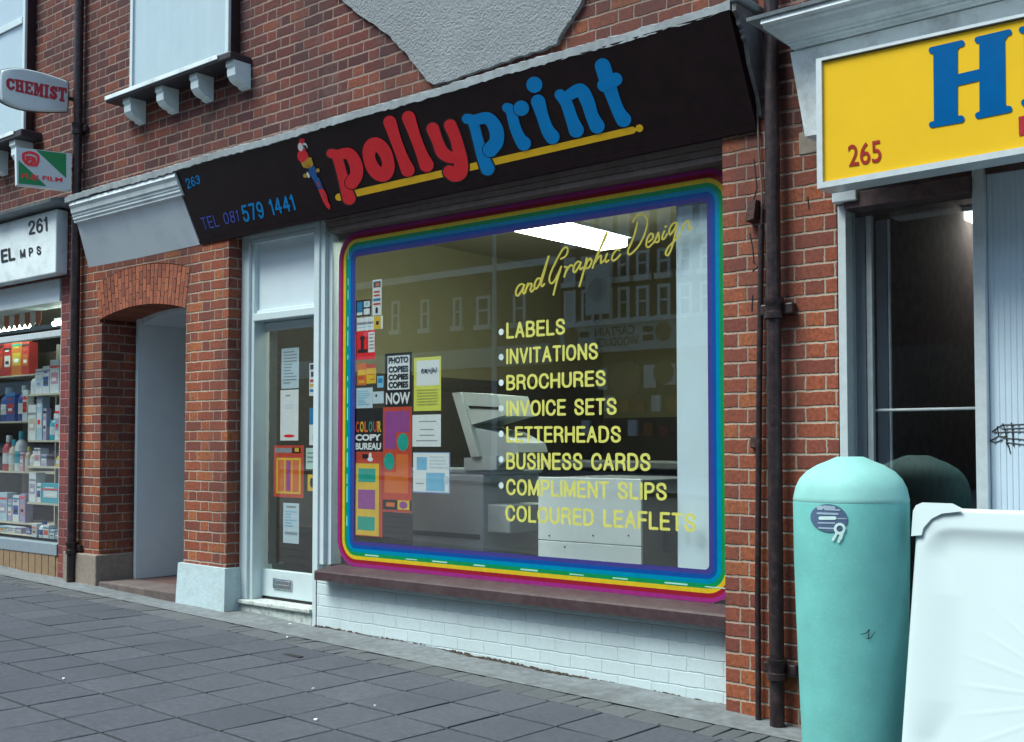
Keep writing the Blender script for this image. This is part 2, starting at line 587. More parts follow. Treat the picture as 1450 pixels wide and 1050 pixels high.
# ------------------------------------------------------------------ palette
UPPER = brick_mat('sooty_red_brick', [(0.140, 0.038, 0.031), (0.105, 0.031, 0.029), (0.165, 0.047, 0.033), (0.070, 0.024, 0.026), (0.125, 0.038, 0.033), (0.20, 0.060, 0.036), (0.095, 0.032, 0.031)], (0.25, 0.180, 0.150), J=0.0155, JP=0.011, soot=(0.042, 0.032, 0.035), sootamt=0.6, mottle=0.7, patches=(0.135, 0.095, 0.092))
MIDB = brick_mat('weathered_orange_brick', [(0.20, 0.062, 0.036), (0.15, 0.048, 0.034), (0.235, 0.076, 0.038), (0.11, 0.039, 0.034), (0.175, 0.056, 0.037), (0.27, 0.090, 0.040)], (0.25, 0.195, 0.165), J=0.011, JP=0.010, soot=(0.06, 0.040, 0.038), sootamt=0.55, mottle=0.7)
PIER = brick_mat('orange_red_brick', [(0.33, 0.092, 0.046), (0.28, 0.078, 0.043), (0.37, 0.110, 0.048), (0.20, 0.060, 0.044), (0.30, 0.085, 0.047), (0.41, 0.135, 0.052), (0.24, 0.070, 0.048)], (0.40, 0.335, 0.265), J=0.0115, JP=0.0095, soot=(0.085, 0.045, 0.040), sootamt=0.6, mottle=0.8)
WHITEBRICK = brick_mat('white_painted_brick', [(0.56, 0.655, 0.675), (0.58, 0.675, 0.695), (0.55, 0.645, 0.665)], (0.535, 0.63, 0.65), W=0.235, J=0.006, flemish=False, mottle=0.10, soot=(0.45, 0.52, 0.53), sootamt=0.4, sscale=2.2, bumpd=0.003)
FARBRICK = brick_mat('dark_brown_brick', [(0.10, 0.045, 0.032), (0.075, 0.035, 0.03), (0.13, 0.055, 0.035)], (0.13, 0.11, 0.10), soot=(0.05, 0.035, 0.03), bumpd=0.004)
FARPALE = brick_mat('yellow_stock_brick', [(0.17, 0.13, 0.065), (0.14, 0.11, 0.06), (0.20, 0.15, 0.075)], (0.17, 0.145, 0.10), soot=(0.14, 0.12, 0.08), bumpd=0.004)
VOUSS = island_mat('rubbed_orange_brick', (0.21, 0.068, 0.042), (0.40, 0.130, 0.066), nscale=45, bump=0.5)
MORTAR = mat('lime_mortar', (0.42, 0.36, 0.29), 0.9, bump=0.5)
WHITE = mat('white_gloss_paint', (0.55, 0.64, 0.66), 0.35, 0.05, 8, dirt=(0.36, 0.40, 0.41), dscale=4, damt=0.4)
PAINTW = mat('bright_white_paint', (0.66, 0.76, 0.78), 0.4, 0.04, 8, dirt=(0.45, 0.5, 0.5), damt=0.3)
CORNICE = mat('weathered_white_paint', (0.72, 0.80, 0.82), 0.5, 0.08, 10, bump=0.2, dirt=(0.26, 0.28, 0.29), dscale=5, damt=0.6)
BOARDW = mat('pale_grey_board', (0.68, 0.76, 0.80), 0.5, 0.04, 6, dirt=(0.38, 0.42, 0.44))
LEAD = mat('lead_flashing', (0.24, 0.27, 0.285), 0.6, 0.25, 12, bump=0.6, bscale=25, dirt=(0.12, 0.12, 0.13), damt=0.8)
BLACKBOARD = mat('black_brown_signboard', (0.013, 0.0048, 0.0062), 0.30, 0.3, 10, spec=0.22, bump=0.03, bscale=4, dirt=(0.018, 0.010, 0.010), dscale=6)
DARKPAINT = mat('dark_brown_paint', (0.03, 0.014, 0.014), 0.45, 0.3, 14, bump=0.2)
PIPE = mat('black_brown_pipe_paint', (0.022, 0.014, 0.017), 0.4, 0.4, 30, bump=0.4, bscale=40, dirt=(0.10, 0.06, 0.05), dscale=18, damt=0.5)
SILLM = mat('purple_brown_tile', (0.058, 0.036, 0.040), 0.5, 0.25, 20, bump=0.2, spec=0.3, dirt=(0.10, 0.08, 0.085))
SLATS = mat('grimy_taupe_paint', (0.20, 0.16, 0.15), 0.6, 0.15, 20, dirt=(0.10, 0.07, 0.06))
STONE = mat('buff_stone', (0.24, 0.20, 0.165), 0.85, 0.15, 25, bump=0.6, dirt=(0.12, 0.09, 0.08))
PLINTHW = mat('rough_white_plinth', (0.46, 0.57, 0.60), 0.7, 0.08, 18, bump=0.8, bscale=30, dirt=(0.38, 0.42, 0.42), damt=0.5)
STEPM = mat('worn_brown_step', (0.105, 0.082, 0.078), 0.8, 0.2, 20, bump=0.5, dirt=(0.22, 0.18, 0.16))
TILEM = mat('red_quarry_tile', (0.11, 0.062, 0.058), 0.6, 0.2, 25)
THRESH = mat('peeling_white_paint', (0.50, 0.55, 0.52), 0.8, 0.1, 25, bump=0.8, dirt=(0.13, 0.12, 0.11), dscale=22, damt=0.95)
PLASTER = mat('smooth_white_render', (0.62, 0.71, 0.75), 0.8, 0.03, 6)
ROUGHC = None
GLASS = glass_mat('shop_glass', 0.095, (0.975, 0.985, 0.98))
GLASS2 = glass_mat('upstairs_glass', 0.07, (0.95, 0.97, 0.98))
DARKGLASS = glass_mat('dim_shop_glass', 0.08, (0.93, 0.94, 0.94))
ALU = mat('satin_aluminium', (0.62, 0.68, 0.70), 0.35, 0.08, 20, metal=0.3)
CHROME = mat('polished_metal', (0.75, 0.76, 0.76), 0.12, 0.05, 10, metal=1.0)
PAVE = island_mat('grey_paving_slab', (0.070, 0.075, 0.093), (0.096, 0.101, 0.121), nscale=28, bump=0.6, stain=(0.050, 0.055, 0.067), namt=0.6, spots=True)
BLOCKS = island_mat('small_paving_block', (0.080, 0.088, 0.095), (0.118, 0.126, 0.133), nscale=40, bump=0.5, stain=(0.10, 0.10, 0.105))
APRON = mat('smooth_concrete_strip', (0.155, 0.17, 0.178), 0.85, 0.25, 16, bump=0.5, dirt=(0.085, 0.085, 0.088), damt=0.7)
JOINT = mat('dirty_joint_sand', (0.035, 0.032, 0.034), 0.95, 0.3, 40)
ASPH = mat('asphalt', (0.05, 0.05, 0.053), 0.9, 0.25, 60, bump=0.6, bscale=150)
ROADM = mat('worn_grey_road', (0.13, 0.135, 0.14), 0.9, 0.2, 30, bump=0.5, bscale=150)
FARPAVE = mat('far_concrete_slab', (0.26, 0.27, 0.28), 0.9, 0.15, 8)
KERB = mat('granite_kerb', (0.22, 0.22, 0.22), 0.8, 0.2, 50, bump=0.4)
OLIVE = mat('olive_beige_wall', (0.30, 0.28, 0.165), 0.8, 0.04, 6)
CEILM = mat('cream_ceiling', (0.50, 0.47, 0.34), 0.8, 0.04, 6)
CARPET = mat('brown_carpet', (0.07, 0.05, 0.045), 0.95, 0.2, 60)
DARKROOM = mat('dark_brown_wallpaper', (0.21, 0.155, 0.160), 0.85, 0.25, 14)
COPIERG = mat('copier_grey_plastic', (0.40, 0.45, 0.47), 0.5, 0.04, 8)
COPIERL = mat('copier_pale_plastic', (0.50, 0.56, 0.56), 0.5, 0.04, 8)
COPIERD = mat('copier_dark_plastic', (0.17, 0.185, 0.195), 0.5, 0.08, 8)
BLACK = mat('black_print', (0.012, 0.011, 0.013), 0.5, 0.1)
PAPER = mat('white_paper', (0.72, 0.76, 0.76), 0.7, 0.04, 30)
PALEBLUEP = mat('pale_blue_paper', (0.50, 0.62, 0.68), 0.7, 0.05, 30)
REDP = mat('red_print', (0.45, 0.025, 0.03), 0.5, 0.08)
ORANGEP = mat('orange_print', (0.62, 0.15, 0.03), 0.5, 0.08)
ORRED = mat('orange_red_print', (0.50, 0.06, 0.03), 0.5, 0.08)
YELP = mat('yellow_print', (0.70, 0.46, 0.03), 0.5, 0.08)
LEMON = mat('lemon_yellow_paper', (0.66, 0.68, 0.10), 0.6, 0.05)
PURP = mat('purple_print', (0.27, 0.06, 0.26), 0.5, 0.08)
GREENP = mat('teal_green_print', (0.03, 0.33, 0.25), 0.5, 0.08)
BLUEP = mat('mid_blue_print', (0.03, 0.20, 0.42), 0.5, 0.08)
SKYP = mat('sky_blue_print', (0.22, 0.48, 0.68), 0.5, 0.08)
GREYP = mat('grey_print', (0.25, 0.28, 0.31), 0.6, 0.1)
SIGNRED = mat('sign_red', (0.78, 0.020, 0.032), 0.35, 0.06)
SIGNBLUE = mat('sign_blue', (0.008, 0.24, 0.62), 0.35, 0.06)
SIGNBLUE2 = mat('sign_violet_blue', (0.06, 0.09, 0.46), 0.35, 0.1)
DEEPBLUE = mat('deep_sign_blue', (0.003, 0.088, 0.27), 0.25, 0.06)
SIGNYEL = mat('sign_yellow', (0.86, 0.50, 0.01), 0.35, 0.06)
TEXTYEL = mat('window_lettering_yellow', (0.56, 0.55, 0.12), 0.45, 0.12, 40)
SCRIPTY = mat('script_lettering_gold', (0.44, 0.39, 0.06), 0.45, 0.15, 40)

# ------------------------------------------------------------------ ground
NEAR = (-24.0, 9.0)
def strip(name, m, y0, y1, dz=0.0, x0=-24.0, x1=9.0, n=12):
    mb = MB()
    for i in range(n):
        a, b = x0 + (x1 - x0) * i / n, x0 + (x1 - x0) * (i + 1) / n
        mb.quad((a, y0, gz(a, y0) + dz), (b, y0, gz(b, y0) + dz), (b, y1, gz(b, y1) + dz), (a, y1, gz(a, y1) + dz))
    return struct(mb.build(name, m))
mb = MB()
for x0, x1 in ((-300, -24), (-24, 9), (9, 300)):
    for y0, y1 in ((-300, -30), (-30, 0), (0, 300)):
        zz = lambda x, y: gz(x, max(-40, min(40, y))) - 0.30
        mb.quad((x0, y0, zz(x0, y0)), (x1, y0, zz(x1, y0)), (x1, y1, zz(x1, y1)), (x0, y1, zz(x0, y1)))
struct(mb.build('ground', ASPH))
strip('road', ROADM, -15.0, -4.6, -0.125, -60, 40)
strip('pavement_bed', JOINT, -4.45, 0.6, -0.008, -60, 40)
strip('far_pavement', FARPAVE, -21.8, -15.0, -0.02, -60, 40)
mb = MB()
x = -60.0
while x < 40:
    a, b = x + 0.004, x + 0.91
    q0 = [(a, -4.6, gz(a, -4.6) - 0.14), (b, -4.6, gz(b, -4.6) - 0.14), (b, -4.6, gz(b, -4.6) - 0.015), (a, -4.6, gz(a, -4.6) - 0.015)]
    q1 = [(p[0], -4.46, p[2] + (0.01 if k > 1 else 0)) for k, p in enumerate(q0)]
    mb.hexa(q0, q1)
    x += 0.914
struct(mb.build('kerb', KERB))

def slab(mb, x0, x1, y0, y1, tilt=0.002, c=0.006):
    t = [random.uniform(-tilt, tilt) for _ in range(4)]
    o = [(x0, y0), (x1, y0), (x1, y1), (x0, y1)]
    i = [(x0 + c, y0 + c), (x1 - c, y0 + c), (x1 - c, y1 - c), (x0 + c, y1 - c)]
    vs = [(p[0], p[1], gz(*p) - 0.02) for p in o] + [(p[0], p[1], gz(*p) + t[k] - c * 0.6) for k, p in enumerate(o)] + [(p[0], p[1], gz(*p) + t[k]) for k, p in enumerate(i)]
    fs = [(8, 9, 10, 11)]
    for k in range(4):
        n = (k + 1) % 4
        fs += [(k, n, 4 + n, 4 + k), (4 + k, 4 + n, 8 + n, 8 + k)]
    mb.add(vs, fs)
mb = MB()
r = 0
y = -0.478
while y > -4.40:
    h = 0.416
    x = -3.55 - 0.361 * 57
    while x < 9:
        w = 0.361
        j = random.uniform(-0.004, 0.004)
        slab(mb, x + 0.006 + j, x + w - 0.006, max(-4.45, y - h) + 0.009, y - 0.009, 0.0025, 0.004)
        x += w
    y -= h
    r += 1
struct(mb.build('pavement', PAVE))
mb = MB()
x = -24.0
while x < 9:
    w = random.choice((0.105, 0.105, 0.21))
    slab(mb, x + 0.004, x + w - 0.004, -0.474, -0.272, 0.004, 0.004)
    x += w
struct(mb.build('paving_blocks', BLOCKS))
mb = MB()
n = 160
for i in range(n):
    a, b = -24 + 33 * i / n, -24 + 33 * (i + 1) / n
    e = lambda x: -0.268
    h = lambda x: 0.012 + 0.006 * math.sin(x * 3.1) + 0.004 * math.sin(x * 7.7)
    mb.quad((a, e(a), gz(a, e(a)) + 0.002), (b, e(b), gz(b, e(b)) + 0.002), (b, 0.04, gz(b, 0.04) + h(b)), (a, 0.04, gz(a, 0.04) + h(a)))
    mb.quad((a, 0.04, gz(a, 0.04) + h(a)), (b, 0.04, gz(b, 0.04) + h(b)), (b, 0.6, gz(b, 0.6) + h(b) + 0.004), (a, 0.6, gz(a, 0.6) + h(a) + 0.004))
struct(mb.build('pavement_edge', APRON))

# ================================================================== middle shop (263)
B = thing('shop_building', 'red brick terrace shop with black fascia, rainbow bordered window and arched side passage', 'building', (-6.4, 0.2, 0.06))
PX0, PX1 = -10.06, -2.80          # party lines
# upper wall and walling beside the shopfront
mb = MB()
mb.box(PX0, -4.45, 0.0, 0.30, 3.2, 8.2)
mb.box(-4.45, PX1, 0.0, 0.30, 3.2, 8.2)
mb.box(PX0, -7.58, 0.0, 0.30, 3.05, 3.2)
mb.box(-3.085, PX1, 0.0, 0.30, 3.05, 3.2)
mb.box(PX0, -9.50, 0.0, 0.36, 0.45, 2.56)                      # left pier of passage
mb.box(PX0, -9.535, 0.0, 0.36, 2.56, 3.05)
mb.box(-8.17, -7.58, 0.0, 0.42, 0.46, 3.05)                    # pillar between passage and shop door
mb.box(-3.085, PX1, 0.0, 0.42, -0.12, 3.05)                    # right pier
# spandrel over the arch: extrados curve up to fascia level
def arc_z(x, z0, z1, xa=-9.535, xb=-8.17):
    """segmental arch through spring z0 and crown z1"""
    c = (xa + xb) / 2
    h = (xb - xa) / 2
    r = (h * h + (z1 - z0) ** 2) / (2 * (z1 - z0))
    return z1 - r + math.sqrt(max(0, r * r - (x - c) ** 2))
EX = lambda x: arc_z(x, 2.93, 3.03, -9.60, -8.10)
IN = lambda x: arc_z(x, 2.59, 2.672)
pts = [(-9.535, 3.049), (-9.535, EX(-9.535))]
pts = [(-9.535 + 1.365 * i / 20, EX(-9.535 + 1.365 * i / 20) - 0.006) for i in range(21)] + [(-8.17, 3.049), (-9.535, 3.049)]
mb.prism(pts, lambda p: (p[0], 0.0, p[1]), lambda p: (p[0], 0.36, p[1]))
W = mb.build('brick_wall', [UPPER])
# cleaner brick below the fascia line, sooty above: two materials by height
W.data.materials.append(PIER)
W.data.materials.append(MIDB)
for p in W.data.polygons:
    if p.center.z < 3.2:
        p.material_index = 1
    elif p.center.x > -4.4:
        p.material_index = 2
W.parent = B
W.matrix_parent_inverse = world_of(B).inverted()
# brick arch of real voussoirs
mb = MB()
N = 25
cx = (-9.535 - 8.17) / 2
for i in range(N):
    t0, t1 = i / N, (i + 1) / N
    g = 0.07
    def pt(t, s):
        xa, xb = -9.53 + 1.355 * t, -9.60 + 1.49 * t
        za, zb = IN(max(-9.535, min(-8.17, xa))), EX(max(-9.6, min(-8.10, xb))) - 0.012
        return (xa + (xb - xa) * s, za + (zb - za) * s)
    cuts = [(0.0, 0.31), (0.335, 0.645), (0.67, 1.0)] if i % 2 else [(0.0, 0.15), (0.175, 0.49), (0.515, 0.83), (0.855, 1.0)]
    for s0, s1 in cuts:
        q = [pt(t0 + g / N, s0), pt(t1 - g / N, s0), pt(t1 - g / N, s1), pt(t0 + g / N, s1)]
        yy = -0.004 + random.uniform(-0.002, 0.002)
        mb.hexa([(a, yy, b) for a, b in q], [(a, 0.34, b) for a, b in q])
A = mb.build('brick_arch', VOUSS, B)
mb = MB()
pts = [pt(i / 24, 0.004) for i in range(25)] + [pt(1 - i / 24, 0.985) for i in range(25)]
mb.prism(pts, lambda p: (p[0], 0.003, p[1]), lambda p: (p[0], 0.355, p[1]))
mb.build('arch_mortar', MORTAR, A)
# plinths
mb = MB()
mb.box(PX0, -9.475, -0.045, 0.36, 0.0, 0.45, 0.012)
mb.build('stone_plinth', STONE, B)
mb = MB()
q0 = [(-8.215, -0.05, 0.02), (-7.535, -0.05, 0.0), (-7.55, -0.032, 0.462), (-8.20, -0.032, 0.468)]
mb.hexa(q0, [(a, 0.43, c) for a, b, c in q0])
mb.build('white_plinth', PLINTHW, B)
# passage
mb = MB()
mb.box(-9.46, -9.42, 0.325, 3.2, 0.207, 2.62)
pts = [(-9.46 + 1.3 * i / 16, arc_z(-9.46 + 1.3 * i / 16, 2.50, 2.60, -9.6, -8.1)) for i in range(17)]
mb.build('passage_wall', PLASTER, B)
mb = MB()
pts = [(-9.41 + 1.24 * i / 16, arc_z(-9.41 + 1.24 * i / 16, 2.52, 2.655)) for i in range(17)] + [(-8.17, 2.9), (-9.41, 2.9)]
mb.prism(pts, lambda p: (p[0], 0.361, p[1]), lambda p: (p[0], 3.2, p[1]))
mb.box(-8.168, -8.05, 0.43, 3.2, 0.0, 2.9)
mb.box(-9.46, -8.05, 3.2, 3.25, 0.0, 2.9)
mb.build('passage_lining', PLASTER, B)
mb = MB()
mb.box(-9.474, -8.20, -0.02, 0.30, -0.05, 0.212, 0.012)
mb.build('doorstep', STEPM, B)
mb = MB()
mb.box(-9.46, -8.168, 0.302, 3.2, 0.0, 0.206)
mb.build('passage_floor', TILEM, B)

# roughcast patch on the upper wall
def rough_mat():
    m = bpy.data.materials.new('roughcast_render')
    t = NT(m)
    pos = t.new('ShaderNodeNewGeometry').outputs['Position']
    n1 = t.noise(pos, 55, 4, 0.65)
    n2 = t.noise(pos, 2.2, 7, 0.7)
    cc = t.ramp(n2.outputs['Fac'], [(0.3, (0.245, 0.265, 0.28)), (0.75, (0.32, 0.34, 0.355))])
    cc = t.mix(t.ramp(n1.outputs['Fac'], [(0.3, 0.45), (0.5, 0.0)]), cc, (0.17, 0.20, 0.23))
    t.link(cc, t.b.inputs['Base Color'])
    t.b.inputs['Roughness'].default_value = 0.95
    t.bump(n1.outputs['Fac'], 1.0, 0.03)
    return m
ROUGHC = rough_mat()
edge = [(470, -14), (487, 2), (508, 20), (528, 33), (552, 52), (572, 72), (590, 95), (604, 114), (614, 119), (640, 112), (668, 103), (700, 92), (735, 80), (770, 69), (788, 61), (795, 45), (808, 28), (820, 8), (828, -12)]
out = []
for (a, b), (c, d) in zip(edge, edge[1:]):
    for k in range(4):
        t = k / 4
        p = at(a + (c - a) * t, b + (d - b) * t, -0.03)
        out.append((p.x + random.uniform(-0.006, 0.006), p.z + random.uniform(-0.006, 0.006)))
p = at(828, -12, -0.03)
top = [(p.x, p.z), (p.x + 0.1, 8.15), (out[0][0] - 0.9, 8.15), (out[0][0] - 0.5, out[0][1] + 0.7)]
mb = MB()
mb.prism(out + top, lambda q: (q[0], -0.032, q[1]), lambda q: (q[0], 0.006, q[1]))
mb.build('roughcast_patch', ROUGHC, B)
# chips of exposed brick course along the bottom of the render are left by the gap to the ledge

# ledge and cornice
mb = MB()
n = 220
xa, xb = -9.66, -2.87
prev = None
for i in range(n + 1):
    x = xa + (xb - xa) * i / n
    t = (x - xa) / (xb - xa)
    z = 3.645 + 0.055 * t + 0.004 * math.sin(x * 4)
    j = random.uniform(-0.006, 0.004)
    fy = -0.29 + random.uniform(-0.004, 0.004)
    cur = [(x, 0.0, z + 0.16), (x, fy + 0.012, z + 0.052 + j), (x, fy, z + 0.045 + j), (x, fy, z - 0.004 + random.uniform(-0.008, 0.003)), (x, fy + 0.05, z - 0.006), (x, 0.0, z - 0.006)]
    if prev:
        o = len(mb.v)
        mb.add(prev + cur, [(k, (k + 1) % 6, 6 + (k + 1) % 6, 6 + k) for k in range(6)])
    else:
        mb.add(cur, [(0, 1, 2, 3, 4, 5)])
    prev = cur
mb.add(prev, [(5, 4, 3, 2, 1, 0)])
mb.build('ledge_flashing', LEAD, B)
# old white cornice moulding and pale board left of the black fascia
prof = [(-0.275, 3.632), (-0.28, 3.60), (-0.26, 3.575), (-0.25, 3.54), (-0.235, 3.53), (-0.235, 3.515), (-0.225, 3.505), (-0.225, 3.49), (-0.21, 3.48), (-0.21, 3.462), (-0.03, 3.462), (-0.03, 3.632)]
mb = MB()
m = len(prof)
mb.add([(-9.60 - 0.5 * (0.28 + a), a, b) for a, b in prof] + [(-7.93, a, b + 0.012) for a, b in prof], [tuple(range(m)), tuple(range(2 * m - 1, m - 1, -1))] + [(k, m + k, m + (k + 1) % m, (k + 1) % m) for k in range(m)])
mb.build('cornice', CORNICE, B)
FP0 = Vector((-5, -0.012, 3.115))                                  # canted fascia plane
FN = Vector((0, -0.56, -0.27)).normalized()
def fas(px, py, o=0.0):
    return hit(px, py, FP0 + FN * o, FN)
mb = MB()
q = [fas(126, 380), fas(283, 346), fas(254, 268), fas(108, 311)]
mb.hexa([tuple(p) for p in q], [tuple(p + Vector((0, 0.06, 0))) for p in q])
mb.build('fascia_board', BOARDW, B)
# console bracket at right end of fascia
mb = MB()
pr = [(-0.29, 3.73), (-0.29, 3.69), (-0.25, 3.66), (-0.245, 3.63), (-0.215, 3.62), (-0.215, 3.60), (-0.20, 3.592), (-0.20, 3.57), (-0.175, 3.56), (-0.14, 3.45), (-0.05, 3.30), (-0.02, 3.20), (-0.002, 3.19), (-0.002, 3.73)]
mb.prism(pr, lambda p: (-2.858, p[0], p[1]), lambda p: (-2.835, p[0], p[1]))
CB = mb.build('console_bracket', mat('grimy_grey_paint', (0.16, 0.155, 0.16), 0.6, 0.2, 20, dirt=(0.06, 0.05, 0.05), damt=0.8), B)
mb = MB()
mb.box(-2.864, -2.81, -0.31, -0.002, 3.735, 3.775, 0.01)
mb.build('bracket_cap', LEAD, CB)

# upstairs window box
ux0, ux1 = -8.90, -7.455
mb = MB()
mb.box(ux0 + 0.02, ux1 - 0.005, -0.085, -0.002, 4.52, 7.2)
UW = mb.build('upstairs_window', DARKPAINT, B)
mb = MB()
f = 0.045
mb.box(ux0, ux0 + f, -0.115, -0.087, 4.53, 7.2, 0.006)
mb.box(ux1 - f, ux1, -0.115, -0.087, 4.53, 7.2, 0.006)
mb.box(ux0 + f, ux1 - f, -0.115, -0.087, 4.53, 4.56)
mb.box(ux0 + f, ux1 - f, -0.115, -0.087, 5.85, 5.91)
mb.build('frame', WHITE, UW)
CURT = mat('net_curtain', (0.60, 0.69, 0.70), 0.9, 0.03, 5)
mb = MB()
n = 80
cw = lambda i: -0.0945 + 0.0022 * math.sin(i * 0.33 + 0.8 * math.sin(i * 0.11)) + 0.0008 * math.sin(i * 0.9 + 1)
for i in range(n):
    a, b = ux0 + f + (ux1 - ux0 - 2 * f) * i / n, ux0 + f + (ux1 - ux0 - 2 * f) * (i + 1) / n
    mb.quad((a, cw(i), 4.56), (b, cw(i + 1), 4.56), (b, cw(i + 1), 7.2), (a, cw(i), 7.2))
mb.build('curtain', CURT, UW, smooth=True)
mb = MB()
mb.box(ux0 + f, ux1 - f, -0.108, -0.105, 4.56, 5.85)
mb.build('glass_pane', GLASS2, UW)
mb = MB()
mb.box(-9.13, -7.30, -0.205, -0.002, 4.465, 4.518, 0.008)
mb.build('window_sill', mat('dark_slate_paint', (0.035, 0.03, 0.036), 0.5, 0.2, 20), UW)
mb = MB()
mb.box(-9.13, -7.46, -0.215, -0.2055, 4.485, 4.522, 0.003)
mb.build('sill_nosing', CORNICE, UW)
for bx in (-8.86, -8.355, -7.855, -7.36):
    mb = MB()
    pr = [(-0.165, 4.464), (-0.165, 4.425), (-0.15, 4.412), (-0.153, 4.385), (-0.148, 4.35), (-0.12, 4.315), (-0.085, 4.297), (-0.05, 4.292), (-0.04, 4.276), (-0.002, 4.268), (-0.002, 4.464)]
    mb.prism(pr, lambda p: (bx - 0.055, p[0], p[1]), lambda p: (bx + 0.05, p[0], p[1]))
    mb.build('bracket', PAINTW, UW)

# ---- shopfront
mb = MB()
mb.box(-6.60, -3.087, 0.10, 0.30, -0.10, 0.50)
mb.build('stall_riser', WHITEBRICK, B)
mb = MB()
pr = [(-0.0, 0.452), (-0.0, 0.512), (0.012, 0.522), (0.185, 0.548), (0.30, 0.55), (0.30, 0.503), (0.02, 0.503), (0.02, 0.452)]
mb.prism(pr, lambda p: (-6.50, p[0], p[1]), lambda p: (-3.087, p[0], p[1]))
mb.build('window_sill', SILLM, B)
mb = MB()
for k, (z0, z1) in enumerate([(3.03, 3.062), (3.066, 3.10), (3.104, 3.14), (3.144, 3.19)]):
    mb.box(-6.48, -3.087, 0.085 - 0.012 * k, 0.20, z0, z1)
mb.box(-6.48, -3.087, 0.06, 0.20, 3.194, 3.37)
mb.box(-6.48, -3.05, 0.202, 0.30, 2.985, 3.37)  # inner box added behind the glass to block the bright ceiling fixture
mb.build('window_lintel', SLATS, B)
mb = MB()
mb.box(-7.575, -3.09, -0.002, 0.25, 3.195, 3.21)
mb.build('fascia_soffit', DARKPAINT, B)
mb = MB()
mb.box(-6.645, -6.585, 0.10, 0.19, -0.02, 3.194, 0.004)
mb.box(-6.585, -6.535, 0.115, 0.19, 0.55, 3.194, 0.004)
mb.box(-6.535, -6.49, 0.15, 0.25, 0.55, 3.194, 0.004)
mb.build('window_post', WHITE, B)
# door frame, transom panel
mb = MB()
mb.box(-7.575, -7.475, 0.12, 0.30, 0.21, 3.194, 0.006)
mb.box(-7.475, -7.435, 0.145, 0.30, 0.21, 3.194, 0.004)
mb.box(-7.435, -6.645, 0.13, 0.30, 2.435, 2.495, 0.006)
mb.box(-7.435, -6.645, 0.13, 0.30, 3.06, 3.194, 0.004)
for k in range(4):
    mb.box(-7.435, -6.645, 0.112 - 0.01 * k, 0.129, 3.06 + 0.033 * k, 3.088 + 0.033 * k)
DFR = mb.build('door_frame', WHITE, B)
mb = MB()
mb.box(-7.435, -6.645, 0.185, 0.20, 2.495, 3.06)
mb.box(-7.435, -6.645, 0.165, 0.184, 2.495, 2.525, 0.004)
mb.build('transom_panel', PLASTER, DFR)
D = None
mb = MB()
mb.box(-7.565, -7.495, 0.24, 0.29, 0.235, 2.43, 0.005)
mb.box(-6.75, -6.66, 0.24, 0.29, 0.235, 2.43, 0.005)
mb.box(-7.495, -6.75, 0.24, 0.29, 2.365, 2.43, 0.005)
mb.box(-7.495, -6.75, 0.24, 0.29, 0.235, 0.448, 0.005)
D = mb.build('shop_door', WHITE, B)
mb = MB()
mb.box(-7.495, -6.75, 0.262, 0.266, 0.448, 2.365)
mb2 = MB(); mb2.box(-7.56, -6.665, 0.245, 0.285, 0.2125, 0.2345)
mb2.build('gap_shade_strip', BLACK, D)  # solid black strip painted in for the shade under the door
mb.build('glass_pane', GLASS, D)
p0, p1 = at(387, 818, 0.235), at(413, 836, 0.235)
mb = MB()
mb.box(p0.x, p1.x, 0.228, 0.239, p1.z, p0.z, 0.003)
mb.box(p0.x + 0.02, p1.x - 0.02, 0.220, 0.2275, p1.z + 0.035, p0.z - 0.012, 0.003)
mb.build('letterbox', CHROME, D)
mb = MB()
mb.box(-7.57, -6.648, 0.075, 0.30, 0.18, 0.212, 0.008)
mb.box(-7.57, -6.648, 0.10, 0.30, -0.02, 0.179, 0.008)
mb.build('door_threshold', THRESH, B)
# pane with border and lettering
mb = MB()
mb.box(-6.49, -3.085, 0.188, 0.192, 0.548, 3.03)
PANE = mb.build('shop_window_pane', GLASS, B)
bands = [('magenta', (0.26, 0.016, 0.17)), ('crimson', (0.24, 0.005, 0.018)), ('golden_yellow', (0.56, 0.40, 0.010)), ('leaf_green', (0.010, 0.22, 0.06)), ('turquoise_blue', (0.003, 0.20, 0.34)), ('deep_blue', (0.0025, 0.060, 0.28)), ('violet', (0.040, 0.036, 0.20))]
bx0, bx1, bz0, bz1, br, bw = -6.46, -3.108, 0.550, 3.025, 0.20, 0.0265
BY = 0.1866
def rrect(i):
    d = i * bw
    r = max(0.03, br - d)
    x0, x1, z0, z1 = bx0 + d, bx1 - d, bz0 + d, bz1 - d
    o = []
    for cxx, czz, a0 in ((x1 - r, z1 - r, 0), (x0 + r, z1 - r, 90), (x0 + r, z0 + r, 180), (x1 - r, z0 + r, 270)):
        for k in range(9):
            a = R(a0 + k * 90 / 8)
            o.append((cxx + r * math.cos(a), czz + r * math.sin(a)))
    return o
mb = MB()
for i in range(7):
    mb.k = i
    a, b = rrect(i), rrect(i + 1)
    k = len(a)
    for j in range(k):
        n = (j + 1) % k
        mb.quad((a[j][0], BY, a[j][1]), (a[n][0], BY, a[n][1]), (b[n][0], BY, b[n][1]), (b[j][0], BY, b[j][1]))
mb.build('rainbow_border', [mat('border_' + n, c, 0.4, 0.10, 30) for n, c in bands], PANE)
FLK = mat('pale_mint_flake', (0.35, 0.60, 0.55), 0.6)
for i in range(9):                                              # pale flakes along the green band
    x = -6.15 + i * 0.36 + random.uniform(-0.07, 0.07)
    z = bz0 + 3.4 * bw
    mb = MB()
    mb.box(x, x + random.uniform(0.07, 0.16), BY - 0.0008, BY - 0.0004, z - 0.003, z + random.uniform(0.003, 0.007))
    mb.build('border_flake', FLK, PANE)
